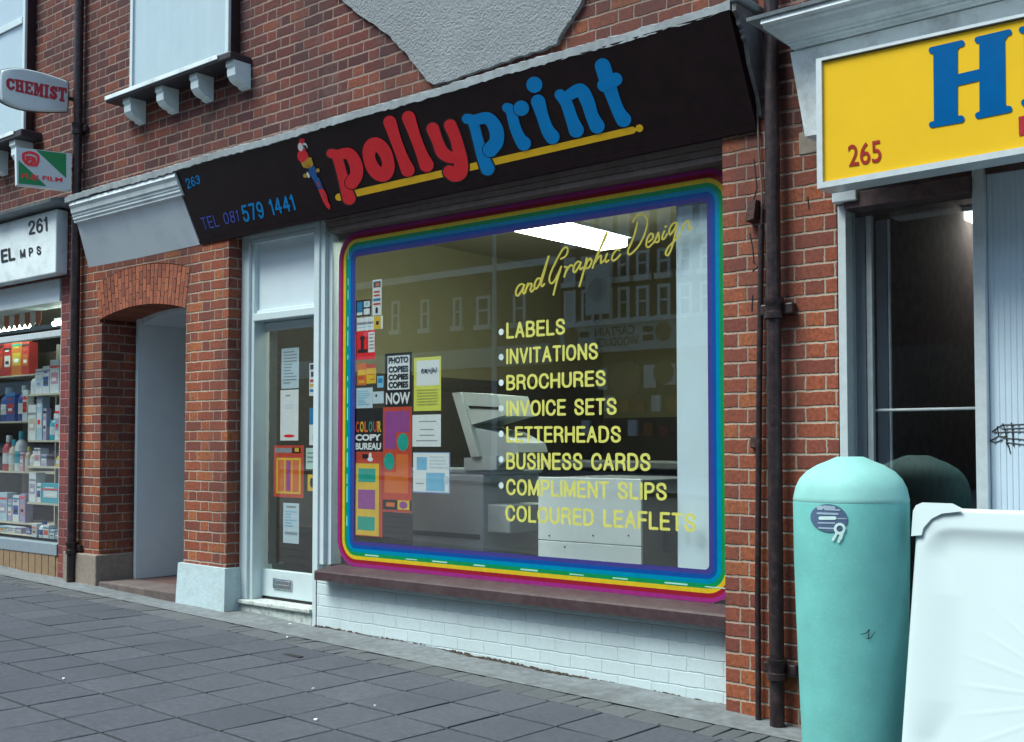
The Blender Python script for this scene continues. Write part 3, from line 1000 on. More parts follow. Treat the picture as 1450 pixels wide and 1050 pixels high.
for i in range(14):
    z = 0.85 + i * 0.15 + random.uniform(-0.04, 0.04)
    x = bx0 + 3.8 * bw
    mb = MB()
    mb.box(x, x + 0.008, BY - 0.0008, BY - 0.0004, z, z + random.uniform(0.03, 0.12))
    mb.build('border_flake', FLK, PANE)

def glass_text(s, q, parent, m, y=0.1866, bold=0.012, spacing=1.0):
    for w, qq in sans_words(s, [at(a, b, y) for a, b in q]):
        mb = MB()
        sans_into(mb, w, qq, weight=1.12)
        mb.build('lettering', m, parent)
lines = [('LABELS', (717, 479.3), (800, 473), (800, 450.5), (717, 456.5)),
         ('INVITATIONS', (717, 515.4), (846.5, 508.3), (846.5, 484.8), (717, 493.6)),
         ('BROCHURES', (717, 552.4), (857.4, 546), (857.4, 523.6), (717, 531)),
         ('INVOICE SETS', (717, 589.2), (873, 586.8), (873, 563), (717, 567)),
         ('LETTERHEADS', (717, 626.2), (879, 626.4), (879, 602.8), (717, 603.6)),
         ('BUSINESS CARDS', (717, 664.2), (921, 666.6), (921, 641.5), (717, 640.6)),
         ('COMPLIMENT SLIPS', (717, 700.5), (944, 708.6), (944, 683.6), (717, 677.6)),
         ('COLOURED LEAFLETS', (716, 737.5), (985, 753.2), (985, 727), (716, 714.5))]
for i, (s, bl, brr, tr, tl) in enumerate(lines):
    glass_text(s, (bl, brr, tr, tl), PANE, TEXTYEL, bold=0.016)
for yy in (469.7, 505.2, 541.5, 578, 614, 650, 687):
    n = 14
    c = at(709.6, yy, 0.1866)
    mb = MB()
    mb.add([c] + [(c.x + 0.0215 * math.cos(2 * math.pi * k / n), c.y, c.z + 0.0215 * math.sin(2 * math.pi * k / n)) for k in range(n)], [(0, 1 + k, 1 + (k + 1) % n) for k in range(n)])
    mb.build('bullet_dot', mat('pale_bullet_vinyl', (0.55, 0.64, 0.64), 0.5), PANE)
# handwritten line
def wr(*pts, r=6.4):
    return smooth_path([(a, b, r) for a, b in pts], 5)
SC = [wr((205, 500), (188, 492), (165, 505), (148, 540), (150, 568), (165, 568), (190, 530), (205, 498)), wr((205, 498), (194, 535), (198, 555), (214, 545)),
      wr((230, 488), (220, 520), (205, 558)), wr((212, 535), (232, 500), (250, 488), (256, 500), (246, 530), (254, 545), (268, 530)),
      wr((312, 455), (295, 455), (278, 485), (274, 515), (286, 525), (306, 498), (330, 430), (355, 350), (372, 302)), wr((372, 302), (345, 400), (322, 480), (326, 508), (342, 492)),
      wr((455, 320), (488, 300), (502, 262), (494, 240), (468, 255), (425, 330), (388, 410), (376, 460), (388, 488), (412, 470), (440, 415), (458, 372)), wr((458, 372), (440, 430), (420, 500), (404, 566)),
      wr((482, 375), (498, 378), (488, 410), (478, 442)), wr((484, 420), (508, 378), (526, 362), (538, 372)),
      wr((590, 345), (574, 338), (552, 358), (540, 395), (546, 412), (564, 396), (592, 345)), wr((592, 345), (584, 378), (590, 392), (606, 378)),
      wr((632, 315), (615, 390), (596, 460), (582, 508)), wr((622, 375), (640, 332), (660, 318), (664, 345), (648, 378), (626, 386)),
      wr((672, 382), (700, 300), (735, 215), (758, 158), (770, 140), (768, 165), (740, 225), (700, 305)), wr((690, 345), (716, 305), (732, 300), (728, 330), (732, 348), (750, 330)),
      wr((772, 285), (760, 320), (764, 342), (782, 330)), wr((800, 186), (801, 188), r=7.5),
      wr((856, 262), (838, 258), (815, 285), (804, 318), (814, 332), (838, 318), (862, 290)),
      wr((978, 70), (960, 150), (935, 215), (915, 262), (918, 288), (940, 282), (985, 235), (1025, 160), (1046, 85), (1040, 38), (1010, 16), (975, 28), (948, 66)),
      wr((1055, 205), (1082, 180), (1086, 152), (1066, 150), (1044, 190), (1040, 228), (1056, 240), (1090, 208)),
      wr((1090, 208), (1108, 175), (1122, 140), (1126, 165), (1128, 190), (1116, 206), (1098, 204)),
      wr((1164, 128), (1150, 165), (1150, 186), (1166, 178), (1182, 150)), wr((1172, 98), (1173, 100), r=8),
      wr((1250, 78), (1232, 72), (1206, 100), (1196, 140), (1206, 152), (1230, 120), (1252, 78)), wr((1252, 78), (1235, 160), (1215, 240), (1190, 294), (1172, 285), (1190, 240), (1240, 190), (1270, 150)),
      wr((1296, 80), (1288, 110), (1278, 136)), wr((1284, 112), (1308, 72), (1328, 58), (1334, 78), (1322, 110), (1334, 122), (1352, 100))]
mb = MB()
for i, st in enumerate(SC):
    V, FS = sdf_shape([st], 3.0)
    mb.add([at(700 + a / 4.8333, 300 + b / 4.8333, 0.1866 - 0.00012 * (i % 5)) for a, b in V], FS)
mb.build('script_lettering', SCRIPTY, PANE)

# shop interior shell (one part)
def room(name, x0, x1, y0, y1, z0, z1, mats, parent, front=None):
    mb = MB()
    mb.k = 0
    mb.quad((x0, y1, z0), (x1, y1, z0), (x1, y1, z1), (x0, y1, z1))
    mb.quad((x0, y0, z0), (x0, y1, z0), (x0, y1, z1), (x0, y0, z1))
    mb.quad((x1, y0, z0), (x1, y0, z1), (x1, y1, z1), (x1, y1, z0))
    mb.k = 1
    mb.quad((x0, y0, z1), (x0, y1, z1), (x1, y1, z1), (x1, y0, z1))
    mb.k = 2
    mb.quad((x0, y0, z0), (x1, y0, z0), (x1, y1, z0), (x0, y1, z0))
    return mb.build(name, mats, parent)
room('shop_interior', -7.62, -2.95, 0.31, 5.2, 0.20, 3.38, [OLIVE, CEILM, CARPET], B)
mb = MB()
mb.box(-7.619, -7.60, 0.42, 5.19, 0.21, 2.10)
mb.box(-7.60, -2.96, 5.17, 5.19, 0.21, 1.75)
mb.box(-7.619, -7.60, 0.42, 1.06, 2.102, 3.3)  # dark sheet added above the dado to darken the view through the door
mb.build('dado_and_dark_sheet', mat('dark_grey_wall_panel', (0.085, 0.078, 0.072), 0.7), B)
mb = MB()
mb.box(PX0, PX1, 0.31, 0.34, 3.21, 8.2)
mb.box(PX0 + 0.01, PX1 - 0.01, 0.345, 6.0, 3.42, 8.19)
mb.box(-8.04, -7.64, 0.43, 6.0, 0.0, 3.41)
mb.build('rear_mass', DARKROOM, B)
mb = MB()
q = [at(957, 300, 0.26), at(1012, 300, 0.26)]
mb.box(q[0].x, -3.05, 0.26, 0.30, 0.56, 3.02, 0.003)
mb.build('window_side_panel', mat('white_side_board', (0.70, 0.86, 0.93), 0.6, 0.03, 5), B)

# ================================================================== fascia sign
S = thing('fascia_sign', 'long black canted shop sign with red and blue bubble lettering and a parrot', 'sign', (-5.3, -0.2, 3.08))
q = [fas(285, 345.5), None, None, fas(245, 243)]
yt = -0.012 - (3.70 - 3.115) * 0.27 / 0.56
q[1] = fas(1072, 183)
q[2] = Vector((-2.875, yt, 3.70))
q[3] = Vector((q[3].x, -0.012 - (3.655 - 3.115) * 0.27 / 0.56, 3.655))
q[0], q[1] = [Vector((p.x, p.y, p.z)) for p in q[:2]]
mb = MB()
mb.hexa([tuple(p) for p in q], [tuple(p + Vector((0, 0.035, 0.0))) for p in q])
mb.build('board', BLACKBOARD, S)
mb = MB()
mb.prism([(0.012, 3.135), (-0.255, 3.69), (-0.002, 3.69), (-0.002, 3.135)], lambda p: (-2.878, p[0], p[1]), lambda p: (-2.862, p[0], p[1]))
mb.build('end_cheek', BLACKBOARD, S)
mb = MB()
a, b = q[0], q[1]
up = (q[3] - q[0]).normalized() * 0.03
o_ = FN * (0.01 if FN.y < 0 else -0.01)
mb.hexa([tuple(a + o_), tuple(b + o_), tuple(b + up + o_), tuple(a + up + o_)], [tuple(a - o_ * 0.2), tuple(b - o_ * 0.2), tuple(b + up - o_ * 0.2), tuple(a + up - o_ * 0.2)])
mb.build('bottom_bead', BLACKBOARD, S)
k = 3.1522
def crop(V, o):
    return [fas(460 + a / k, 60 + b / k, o) for a, b in V]
def sm(*p):
    return smooth_path(list(p), 5)
RED = {
 'p': [[sm((28, 495, 20), (52, 505, 22), (72, 570, 22), (88, 630, 24), (108, 695, 29))], [sm((60, 500, 22), (108, 496, 26), (137, 540, 29), (141, 590, 29), (120, 624, 30))]],
 'l': [[sm((290, 355, 29), (315, 430, 25), (345, 510, 25), (370, 568, 31))]],
 'll': [[sm((374, 335, 30), (400, 410, 25), (430, 490, 25), (454, 546, 32))]],
 'y': [[sm((482, 385, 28), (503, 440, 25), (525, 490, 28), (560, 512, 26), (590, 512, 22))], [sm((560, 370, 28), (585, 430, 26), (606, 520, 30), (604, 575, 33), (578, 592, 29), (556, 576, 28))]],
}
BLUE = {
 'p': [[sm((634, 340, 22), (660, 352, 23), (682, 430, 23), (702, 500, 26), (726, 562, 31))], [sm((670, 346, 24), (728, 338, 27), (763, 385, 32), (766, 440, 32), (738, 478, 33))]],
 'r': [[sm((812, 290, 21), (830, 305, 24), (850, 380, 25), (872, 430, 27), (888, 450, 32))]],
 'i': [[sm((952, 264, 32), (972, 330, 27), (994, 390, 29), (1015, 420, 33))]],
 'n': [[sm((1050, 233, 25), (1078, 270, 27), (1102, 340, 28), (1122, 390, 34))], [sm((1085, 238, 24), (1140, 212, 30), (1172, 262, 31), (1192, 325, 29), (1215, 372, 34))]],
 't': [[sm((1240, 105, 35), (1262, 175, 34), (1288, 250, 29), (1312, 310, 29), (1333, 343, 34))], [sm((1246, 190, 30), (1298, 164, 30))]],
}
DOTS = [[(935, 188, 36)], [(877, 293, 34)]]
O_OUT = [(240 + 64 * math.cos(t) * 1.0 + 20 * math.sin(t), 522 + 98 * math.sin(t) * 1.0 + 4 * math.cos(t)) for t in [2 * math.pi * i / 40 for i in range(40)]]
O_IN = [(240 + 18 * math.cos(t) + 8 * math.sin(t), 521 + 37 * math.sin(t)) for t in [2 * math.pi * i / 24 for i in range(24)]]
# dark keyline round every letter, over the yellow bar
allst = [st for g in (RED, BLUE) for v in g.values() for grp in v for st in grp]
V, FS = sdf_shape([[(62, 690, 16), (1372, 391, 16)], [(1404, 382, 17)]], 5.0)
mb = MB()
mb.add(crop(V, 0.002), FS)
mb.build('yellow_bar', SIGNYEL, S)
for i, st in enumerate([RED['p'][0][0], RED['y'][1][0], RED['y'][0][0], BLUE['p'][0][0]]):
    V, FS = sdf_shape([[p for p in st]], 5.0, grow=7)
    mb = MB()
    mb.add(crop(V, 0.0028 + 0.0003 * i), FS)
    mb.build('keyline', BLACK, S)
def letter(groups, m, o, name='letter'):
    mb = MB()
    for i, g in enumerate(groups):
        if i:
            V, FS = sdf_shape(g, 4.0, grow=4)                    # thin dark line where the bowl tucks over the stem
    V, FS = sdf_shape(groups[0], 4.0, cut=[[(p[0], p[1], p[2] + 3.5) for p in st[-1:]] for g in groups[1:] for st in g] if len(groups) > 1 and name == 'p' else ())
    mb.add(crop(V, o), FS)
    for g in groups[1:]:
        V, FS = sdf_shape(g, 4.0)
        mb.add(crop(V, o + 0.0006), FS)
    return mb.build('letter', m, S)
for nme, g in RED.items():
    letter(g, SIGNRED, 0.005, nme)
O_CUT = []
V, FS = sdf_shape([sm(*[(240 + 41 * math.cos(t) + 14 * math.sin(t), 522 + 68 * math.sin(t) + 3 * math.cos(t), 27 + 4 * abs(math.sin(t))) for t in [2 * math.pi * i / 20 for i in range(21)]])], 4.0)
mb = MB()
mb.add(crop(V, 0.005), FS)
mb.build('letter', SIGNRED, S)
for nme, g in BLUE.items():
    letter(g, SIGNBLUE, 0.005, nme)
for d, o in zip(DOTS, (0.005, 0.0075)):
    mb = MB()
    mb.k = 0
    if o > 0.006:
        V, FS = sdf_shape([d], 4.0, grow=4)
        mb.k = 1
        mb.add(crop(V, 0.0065), FS)
        mb.k = 0
    V, FS = sdf_shape([d], 4.0)
    mb.add(crop(V, o), FS)
    mb.build('letter_dot', [SIGNBLUE, BLACK], S)
def fas_text(s, q, m, name, bold=0.02):
    for w, qq in sans_words(s, [fas(a, b, 0.003) for a, b in q]):
        mb = MB()
        sans_into(mb, w, qq, weight=bold)
        mb.build(name, m, S)
fas_text('263', ((266, 267.5), (284, 259), (282, 247), (261.5, 253)), SIGNBLUE, 'house_number', 1.0)
fas_text('TEL 081', ((289, 326), (339.5, 313), (336.5, 296), (283, 308)), SIGNBLUE2, 'telephone_code', 0.75)
fas_text('579 1441', ((346, 314.5), (419.5, 297), (413.5, 274.5), (340, 291)), SIGNBLUE, 'telephone_number', 1.05)
# parrot emblem: coloured flat shapes, crop coordinates of the photo at 410,180 (x 8.07)
def ell(cx, cy, rx, ry, a=0, n=18):
    ca, sa = math.cos(R(a)), math.sin(R(a))
    return [(cx + rx * math.cos(t) * ca - ry * math.sin(t) * sa, cy + rx * math.cos(t) * sa + ry * math.sin(t) * ca) for t in [2 * math.pi * i / n for i in range(n)]]
PAR = [(ell(140, 150, 34, 24, -10), 0), (ell(152, 330, 62, 78, -15), 0), (ell(140, 230, 46, 70, -12), 0),
       (ell(125, 225, 28, 48, -10), 1), (ell(178, 215, 24, 42, -20), 1), (ell(182, 232, 16, 28, -15), 2), (ell(162, 212, 9, 12), 2),
       ([(130, 405), (165, 395), (225, 340), (250, 345), (272, 430), (250, 455), (200, 470), (155, 455)], 3),
       ([(215, 470), (285, 440), (310, 500), (312, 560), (345, 590), (385, 700), (330, 715), (295, 640), (255, 575), (225, 540)], 4),
       ([(330, 715), (385, 700), (425, 770), (440, 850), (465, 890), (462, 945), (425, 915), (385, 850), (355, 780)], 0),
       (ell(178, 553, 24, 24), 3), (ell(324, 492, 20, 24), 3), (ell(212, 545, 14, 36, -20), 1), (ell(205, 432, 30, 18, -20), 5), (ell(385, 770, 14, 40, -25), 6), (ell(335, 650, 10, 40, -25), 6)]
mb = MB()
for i, (poly, c) in enumerate(PAR):
    mb.k = c
    mb.add([fas(410 + a / 8.071, 180 + b / 8.077, 0.003 + 0.0004 * i) for a, b in poly], [tuple(range(len(poly)))])
mb.build('parrot_emblem', [SIGNRED, PAPER, BLACK, mat('parrot_gold', (0.50, 0.30, 0.03), 0.5), mat('parrot_blue', (0.02, 0.10, 0.32), 0.5), mat('parrot_orange', (0.48, 0.20, 0.02), 0.5), mat('parrot_rose', (0.45, 0.06, 0.09), 0.5)], S)

# ================================================================== notices on the glass
def notice(name, label, cat, rect, base, els=(), texts=(), y=0.197, quad=None, group=None):
    """rect: x0, y0, x1, y1 of the notice in the photograph, on the plane of the glass; els: (u0, v0, u1, v1, material) or ('e', cu, cv, ru, rv, material) measured from its top left"""
    a, b = at(rect[0], (rect[1] + rect[3]) / 2, y), at(rect[2], (rect[1] + rect[3]) / 2, y)
    m = (rect[0] + rect[2]) / 2
    zt, zb = at(m, rect[1], y).z, at(m, rect[3], y).z
    cols, mi = [base], {id(base): 0}
    mb = MB()
    def P(u, v, o):
        return (a.x + (b.x - a.x) * u, y - o, zt + (zb - zt) * v)
    w = 0.004 * (zt - zb)
    mb.add([P(0, 0, 0.0), P(0, 1, 0.0), P(1, 1, 0), P(1, 0, 0)] + [(q[0], y + 0.0006, q[2]) for q in (P(0, 0, 0), P(0, 1, 0), P(1, 1, 0), P(1, 0, 0))],
           [(0, 1, 2, 3), (7, 6, 5, 4), (0, 4, 5, 1), (1, 5, 6, 2), (2, 6, 7, 3), (3, 7, 4, 0)])
    for i, e in enumerate(els):
        mm = e[-1]
        if id(mm) not in mi:
            mi[id(mm)] = len(cols)
            cols.append(mm)
        mb.k = mi[id(mm)]
        o = 0.00018 * (1 + i * 0.45) if len(els) > 8 else 0.00025 * (i + 1)
        if e[0] == 'e':
            n = 20
            mb.add([P(e[1] + e[3] * math.cos(2 * math.pi * k / n), e[2] + e[4] * math.sin(2 * math.pi * k / n), o) for k in range(n)], [tuple(range(n))])
        else:
            u0, v0, u1, v1 = e[:4]
            mb.quad(P(u0, v0, o), P(u0, v1, o), P(u1, v1, o), P(u1, v0, o))
    for s, u0, v0, u1, v1, mm, bold in texts:
        if id(mm) not in mi:
            mi[id(mm)] = len(cols)
            cols.append(mm)
        mb.k = mi[id(mm)]
        text_into(mb, s, [P(u0, v1, 0.0022), P(u1, v1, 0.0022), P(u1, v0, 0.0022), P(u0, v0, 0.0022)], bold=bold)
    o = mb.build(name, cols)
    return tag(o, label, cat, group)
def bars(u0, u1, v0, v1, n, m, seed=0):
    rr = random.Random(seed)
    out = []
    for i in range(n):
        v = v0 + (v1 - v0) * i / n
        h = (v1 - v0) / n * 0.42
        e = u1 if rr.random() < 0.6 else u0 + (u1 - u0) * rr.uniform(0.45, 0.9)
        out.append((u0, v, e, v + h, m))
    return out
NP = 'notice'
notice('card_sign', 'tall white strip of payment card symbols at the top of the notice cluster', NP, (527.5, 395.5, 540.3, 446), PAPER,
       [(0.1, 0.05, 0.9, 0.22, BLACK), (0.35, 0.1, 0.75, 0.19, ORANGEP), (0.15, 0.32, 0.8, 0.37, ORRED), (0.15, 0.42, 0.8, 0.47, ORRED), (0.1, 0.53, 0.9, 0.60, BLUEP), (0.1, 0.66, 0.9, 0.71, ORRED), (0.35, 0.78, 0.6, 0.94, BLACK)])
notice('sticker', 'dark square sticker with blue and white panes beside the payment card strip', 'sticker', (504, 424.4, 525, 447.3), BLACK,
       [(0.06, 0.1, 0.44, 0.92, BLUEP), (0.06, 0.75, 0.44, 0.92, PAPER), (0.54, 0.1, 0.94, 0.46, PAPER), (0.64, 0.18, 0.84, 0.38, SKYP), (0.54, 0.56, 0.94, 0.92, PAPER)])
notice('sticker', 'wide white sticker with yellow corner label above the red notice', 'sticker', (503, 448.4, 542, 467), PAPER,
       [(0.06, 0.35, 0.66, 0.55, GREYP), (0.06, 0.72, 0.66, 0.76, SKYP), (0.68, 0.02, 0.93, 0.98, YELP), (0.76, 0.38, 0.86, 0.66, BLACK)])
notice('poster', 'small red notice with black figure and white block of print', 'poster', (504, 468.2, 531, 508.8), SIGNRED,
       [('e', 0.34, 0.25, 0.13, 0.10, BLACK), (0.26, 0.3, 0.42, 0.66, BLACK), (0.1, 0.64, 0.62, 0.76, BLACK), (0.66, 0.06, 0.98, 0.76, PAPER), *bars(0.7, 0.94, 0.12, 0.72, 5, GREYP, 1)])
notice('sticker', 'orange sticker overlapping the yellow one below the red notice', 'sticker', (505.8, 514, 518.8, 545), ORANGEP, [(0.1, 0.3, 0.95, 0.55, YELP), (0.1, 0.62, 0.7, 0.7, ORRED), (0.2, 0.8, 0.8, 0.9, YELP)])
notice('sticker', 'yellow sticker with red heading below the red notice', 'sticker', (518.9, 515.6, 532.4, 542.6), YELP, [(0.0, 0.0, 1, 0.2, ORRED), (0.15, 0.5, 0.85, 0.55, ORANGEP), (0.4, 0.75, 0.85, 0.82, ORANGEP)])
notice('sticker', 'small bright blue sticker next to the photocopies poster', 'sticker', (534, 532, 543, 548.4), SKYP, [(0.15, 0.2, 0.85, 0.6, BLUEP)])
notice('notice', 'square pale blue notice with faint print above the black colour copy poster', NP, (502, 548.8, 527.5, 577.6), PALEBLUEP, bars(0.15, 0.85, 0.15, 0.9, 7, SKYP, 2))
notice('card_sign', 'small pale card with a dark dot right of the pale blue notice', 'card', (527.8, 554, 543.2, 571), PALEBLUEP, [('e', 0.32, 0.34, 0.1, 0.12, BLACK)])
notice('poster', 'black poster reading photo copies copies copies now in black and white', 'poster', (545, 499.4, 583, 575.8), BLACK,
       [(0.1, 0.05, 0.92, 0.68, PAPER)],
       [('PHOTO', 0.14, 0.07, 0.88, 0.19, BLACK, 0.05), ('COPIES', 0.14, 0.24, 0.88, 0.36, BLACK, 0.05), ('COPIES', 0.14, 0.39, 0.88, 0.50, BLACK, 0.05), ('COPIES', 0.14, 0.53, 0.88, 0.65, BLACK, 0.05), ('NOW', 0.05, 0.73, 0.95, 0.95, PAPER, 0.03)])
blot = [('e', 0.32 + 0.52 * (i / 11), 0.26 + 0.02 * math.sin(i * 2.1), 0.05 + 0.02 * math.sin(i), 0.035 + 0.014 * math.cos(i * 1.7), GREYP if i % 3 else BLACK) for i in range(12)]
notice('flyer', 'bright lemon yellow flyer with a smudged car picture', 'flyer', (586, 505.2, 624.5, 581.4), LEMON, [(0.1, 0.06, 0.94, 0.53, PAPER)] + blot + bars(0.12, 0.88, 0.6, 0.92, 6, mat('olive_print', (0.42, 0.43, 0.10)), 4))
notice('poster', 'black poster reading colour copy bureau with multicoloured first word', 'poster', (502, 577.9, 542, 639), BLACK, [],
       [(c, 0.05 + 0.155 * i, 0.30, 0.05 + 0.155 * i + 0.13, 0.55, m, 0.03) for i, (c, m) in enumerate(zip('COLOUR', (ORRED, YELP, ORANGEP, GREENP, ORRED, YELP)))] + [('COPY', 0.04, 0.60, 0.95, 0.75, PAPER, 0.05), ('BUREAU', 0.04, 0.80, 0.95, 0.96, PAPER, 0.04)])
notice('poster', 'narrow red poster with yellow panel of green and purple squares', 'poster', (501, 639.3, 541.5, 759), ORRED,
       [(0.06, 0.14, 0.88, 0.99, YELP), (0.16, 0.20, 0.76, 0.36, GREENP), (0.15, 0.45, 0.75, 0.68, PURP), (0.14, 0.77, 0.74, 0.93, GREENP), (0.3, 0.03, 0.5, 0.08, BLACK), ('e', 0.58, 0.09, 0.10, 0.025, PAPER), ('e', 0.58, 0.055, 0.05, 0.045, PAPER)])
notice('poster', 'orange poster with purple block and two teal ovals', 'poster', (542.2, 575.9, 583, 725), ORRED,
       [(0.06, 0.04, 0.9, 0.40, PURP), (0.46, 0.24, 0.9, 0.42, ORRED), (0.06, 0.45, 0.88, 0.82, ORANGEP), (0.04, 0.43, 0.46, 0.62, ORRED), ('e', 0.70, 0.335, 0.19, 0.085, GREENP), ('e', 0.22, 0.52, 0.19, 0.085, GREENP), (0.0, 0.885, 1.0, 0.98, BLACK), (0.52, 0.885, 0.93, 0.975, YELP), ('e', 0.72, 0.93, 0.14, 0.035, PURP), (0.12, 0.91, 0.42, 0.95, ORANGEP)])
notice('display_card', 'black display card with wavy ridges under the orange poster', 'card', (542, 725.4, 584.5, 771), mat('dark_card', (0.035, 0.026, 0.028), 0.6), [(0.0, 0.12 + 0.16 * i, 0.9, 0.15 + 0.16 * i, BLACK) for i in range(5)])
notice('notice', 'plain white notice with four short grey lines', NP, (584, 586.8, 624.3, 632), PAPER, [(0.22, 0.20, 0.84, 0.23, GREYP), (0.28, 0.45, 0.76, 0.48, GREYP), (0.26, 0.63, 0.78, 0.66, GREYP), (0.14, 0.80, 0.88, 0.83, GREYP)])
notice('notice', 'white sheet with pale blue blocks and blue edging beside the copier', NP, (585, 640, 637.3, 698), mat('blue_edge_print', (0.20, 0.30, 0.55)),
       [(0.0, 0.02, 0.97, 0.97, PAPER), (0.10, 0.12, 0.38, 0.44, SKYP), (0.36, 0.50, 0.86, 0.95, SKYP), *bars(0.45, 0.95, 0.10, 0.44, 4, PALEBLUEP, 5), ('e', 0.90, 0.67, 0.07, 0.11, PALEBLUEP), (0.08, 0.76, 0.3, 0.78, GREYP)])
DY = 0.268
notice('notice', 'white notice with blue print at the top of the door glass', NP, (398.6, 492.5, 423.2, 549.6), PALEBLUEP, bars(0.12, 0.88, 0.08, 0.92, 11, GREYP, 6), y=DY)
notice('notice', 'long white letter with red stamp on the door glass', NP, (397, 551.6, 422.5, 623.4), PAPER, [(0.3, 0.1, 0.55, 0.13, GREYP), *bars(0.28, 0.7, 0.3, 0.4, 2, PALEBLUEP, 7), ('e', 0.5, 0.91, 0.3, 0.03, SIGNRED)], y=DY)
notice('poster', 'orange poster with yellow grid and purple bar on the door glass', 'poster', (387.6, 630.4, 430, 704), ORRED,
       [(0.05, 0.05, 0.6, 0.14, GREYP), (0.62, 0.04, 0.9, 0.15, BLACK), (0.7, 0.05, 0.84, 0.12, YELP), (0.09, 0.24, 0.91, 0.93, YELP), (0.15, 0.28, 0.36, 0.89, ORANGEP), (0.40, 0.28, 0.6, 0.89, ORANGEP), (0.64, 0.28, 0.85, 0.89, ORANGEP), (0.44, 0.30, 0.56, 0.87, PURP)], y=DY)
notice('notice', 'white notice with dark heading lowest on the door glass', NP, (401, 712, 423.3, 769), PALEBLUEP, [(0.2, 0.07, 0.8, 0.12, GREYP)] + bars(0.14, 0.86, 0.2, 0.62, 6, SKYP, 8) + [(0.12, 0.72, 0.9, 0.78, GREYP)], y=DY)
notice('card_sign', 'strip of payment card symbols half hidden behind the white door post', NP, (438, 513.7, 450, 560), PAPER, [(0.1, 0.04, 0.9, 0.2, BLACK), (0.2, 0.26, 0.6, 0.42, BLACK), (0.1, 0.5, 0.9, 0.58, ORRED), (0.1, 0.64, 0.9, 0.72, YELP), (0.1, 0.8, 0.9, 0.88, BLUEP)], y=DY)
notice('sticker', 'blue and white sticker half hidden behind the white door post', 'sticker', (438, 577, 450, 630), PAPER, [(0, 0, 1, 0.45, BLUEP), ('e', 0.7, 0.8, 0.4, 0.14, PALEBLUEP)], y=DY)
notice('card_sign', 'pale green card near the door post', 'card', (433.2, 634, 448, 664), mat('pale_green_paper', (0.48, 0.66, 0.58), 0.7), bars(0.15, 0.8, 0.2, 0.8, 3, GREYP, 9), y=DY)
notice('sticker', 'yellow sticker with black mark near the bottom of the door post', 'sticker', (435.6, 671.5, 449, 695), YELP, [('e', 0.45, 0.5, 0.2, 0.3, BLACK)], y=DY)

# ================================================================== inside the print shop
def slabpx(pts, y0, y1):
    """outline traced on the plane y0, given real depth back to y1"""
    P = [at(a, b, y0) for a, b in pts]
    mb = MB()
    mb.prism(P, lambda p: (p.x, p.y, p.z), lambda p: (p.x, y1, p.z))
    return mb
CP = thing('photocopier', 'grey photocopier with slanted sorter tower behind the notices', 'photocopier', (at(630, 780, 0.8).x, 0.9, 0.20))
x0, x1 = at(556, 700, 0.7).x, at(684, 700, 0.7).x
zt = at(640, 671, 0.7).z
mb = MB(); mb.box(x0, x1, 0.7, 1.35, 0.22, zt, 0.012); body = mb.build('body', COPIERG, CP)
p = at(620, 755, 0.7)
mb = MB(); mb.box(x0 + 0.05, x1 - 0.03, 0.694, 0.6995, p.z - 0.02, p.z + 0.012); mb.build('paper_slot', BLACK, body)
mb = MB(); mb.box(x0 + 0.02, x1 + 0.05, 0.72, 1.33, zt + 0.001, zt + 0.035, 0.01); mb.build('lid', COPIERG, CP)
mb = slabpx([(657, 648), (703, 645), (703, 665), (657, 666)], 0.70, 1.1); mb.build('control_block', COPIERL, CP)
mb = slabpx([(640, 556), (652, 555), (679, 646), (667, 647)], 0.68, 1.05); mb.build('sorter_leg', COPIERL, CP)
mb = slabpx([(653, 555), (704, 559), (713, 588), (668, 601)], 0.70, 1.05); tr = mb.build('output_tray', COPIERL, CP)
mb = slabpx([(663, 574), (706, 576), (706, 579), (664, 577.5)], 0.694, 0.699); mb.build('tray_slot', BLACK, tr)
mb = slabpx([(669, 604), (703, 612), (731, 627), (735, 640), (703, 662), (680, 646)], 0.72, 1.05); mb.build('sorter_cover', COPIERG, CP)
p, q = at(697, 712, 0.9), at(716, 752, 0.9)
mb = MB(); mb.box(x1 + 0.002, x1 + 0.22, 0.74, 1.2, q.z, p.z, 0.01); mb.build('side_tray', COPIERL, CP)
CABW = mat('cabinet_white_enamel', (0.72, 0.80, 0.81), 0.5, 0.03)
C2 = thing('cabinet_copier', 'white cabinet sided copier below the gold window lettering', 'photocopier', (at(835, 790, 0.5).x, 0.8, 0.20))
x0, x1 = at(762, 740, 0.5).x, at(908, 740, 0.5).x
zt, zm = at(835, 676.5, 0.5).z, at(835, 769, 0.5).z
mb = MB(); mb.box(x0, x1, 0.50, 0.52, zm + 0.002, zt, 0.004); mb.build('front_panel', CABW, C2)
mb = MB(); mb.box(x0, x1, 0.50, 0.52, 0.22, zm - 0.002, 0.004); mb.build('lower_panel', CABW, C2)
mb = MB(); mb.box(x0 + 0.003, x1 - 0.003, 0.521, 1.35, 0.22, zt - 0.004, 0.01); mb.build('body', COPIERD, C2)
mb = MB(); mb.box(x1 - 0.002, x1 + 0.10, 0.75, 1.1, zm - 0.05, zm + 0.08, 0.01); mb.build('side_tray', BLACK, C2)
for a in (778, 800, 840, 890):
    p = at(a, 758 if a != 800 else 774, 0.5)
    mb = MB(); mb.tube([(p.x, 0.497, p.z), (p.x, 0.503, p.z)], 0.006, 8); mb.build('screw', BLACK, C2)
mb = MB()
p0, p1 = at(690, 651, 2.0), at(980, 651, 2.0)
mb.box(p0.x, -3.0, 2.0, 2.7, p0.z - 0.06, p0.z, 0.01)
CT = thing('counter', 'long dark shop counter behind the two copiers', 'counter', (-4.5, 2.3, 0.2))
mb.build('worktop', COPIERD, CT)
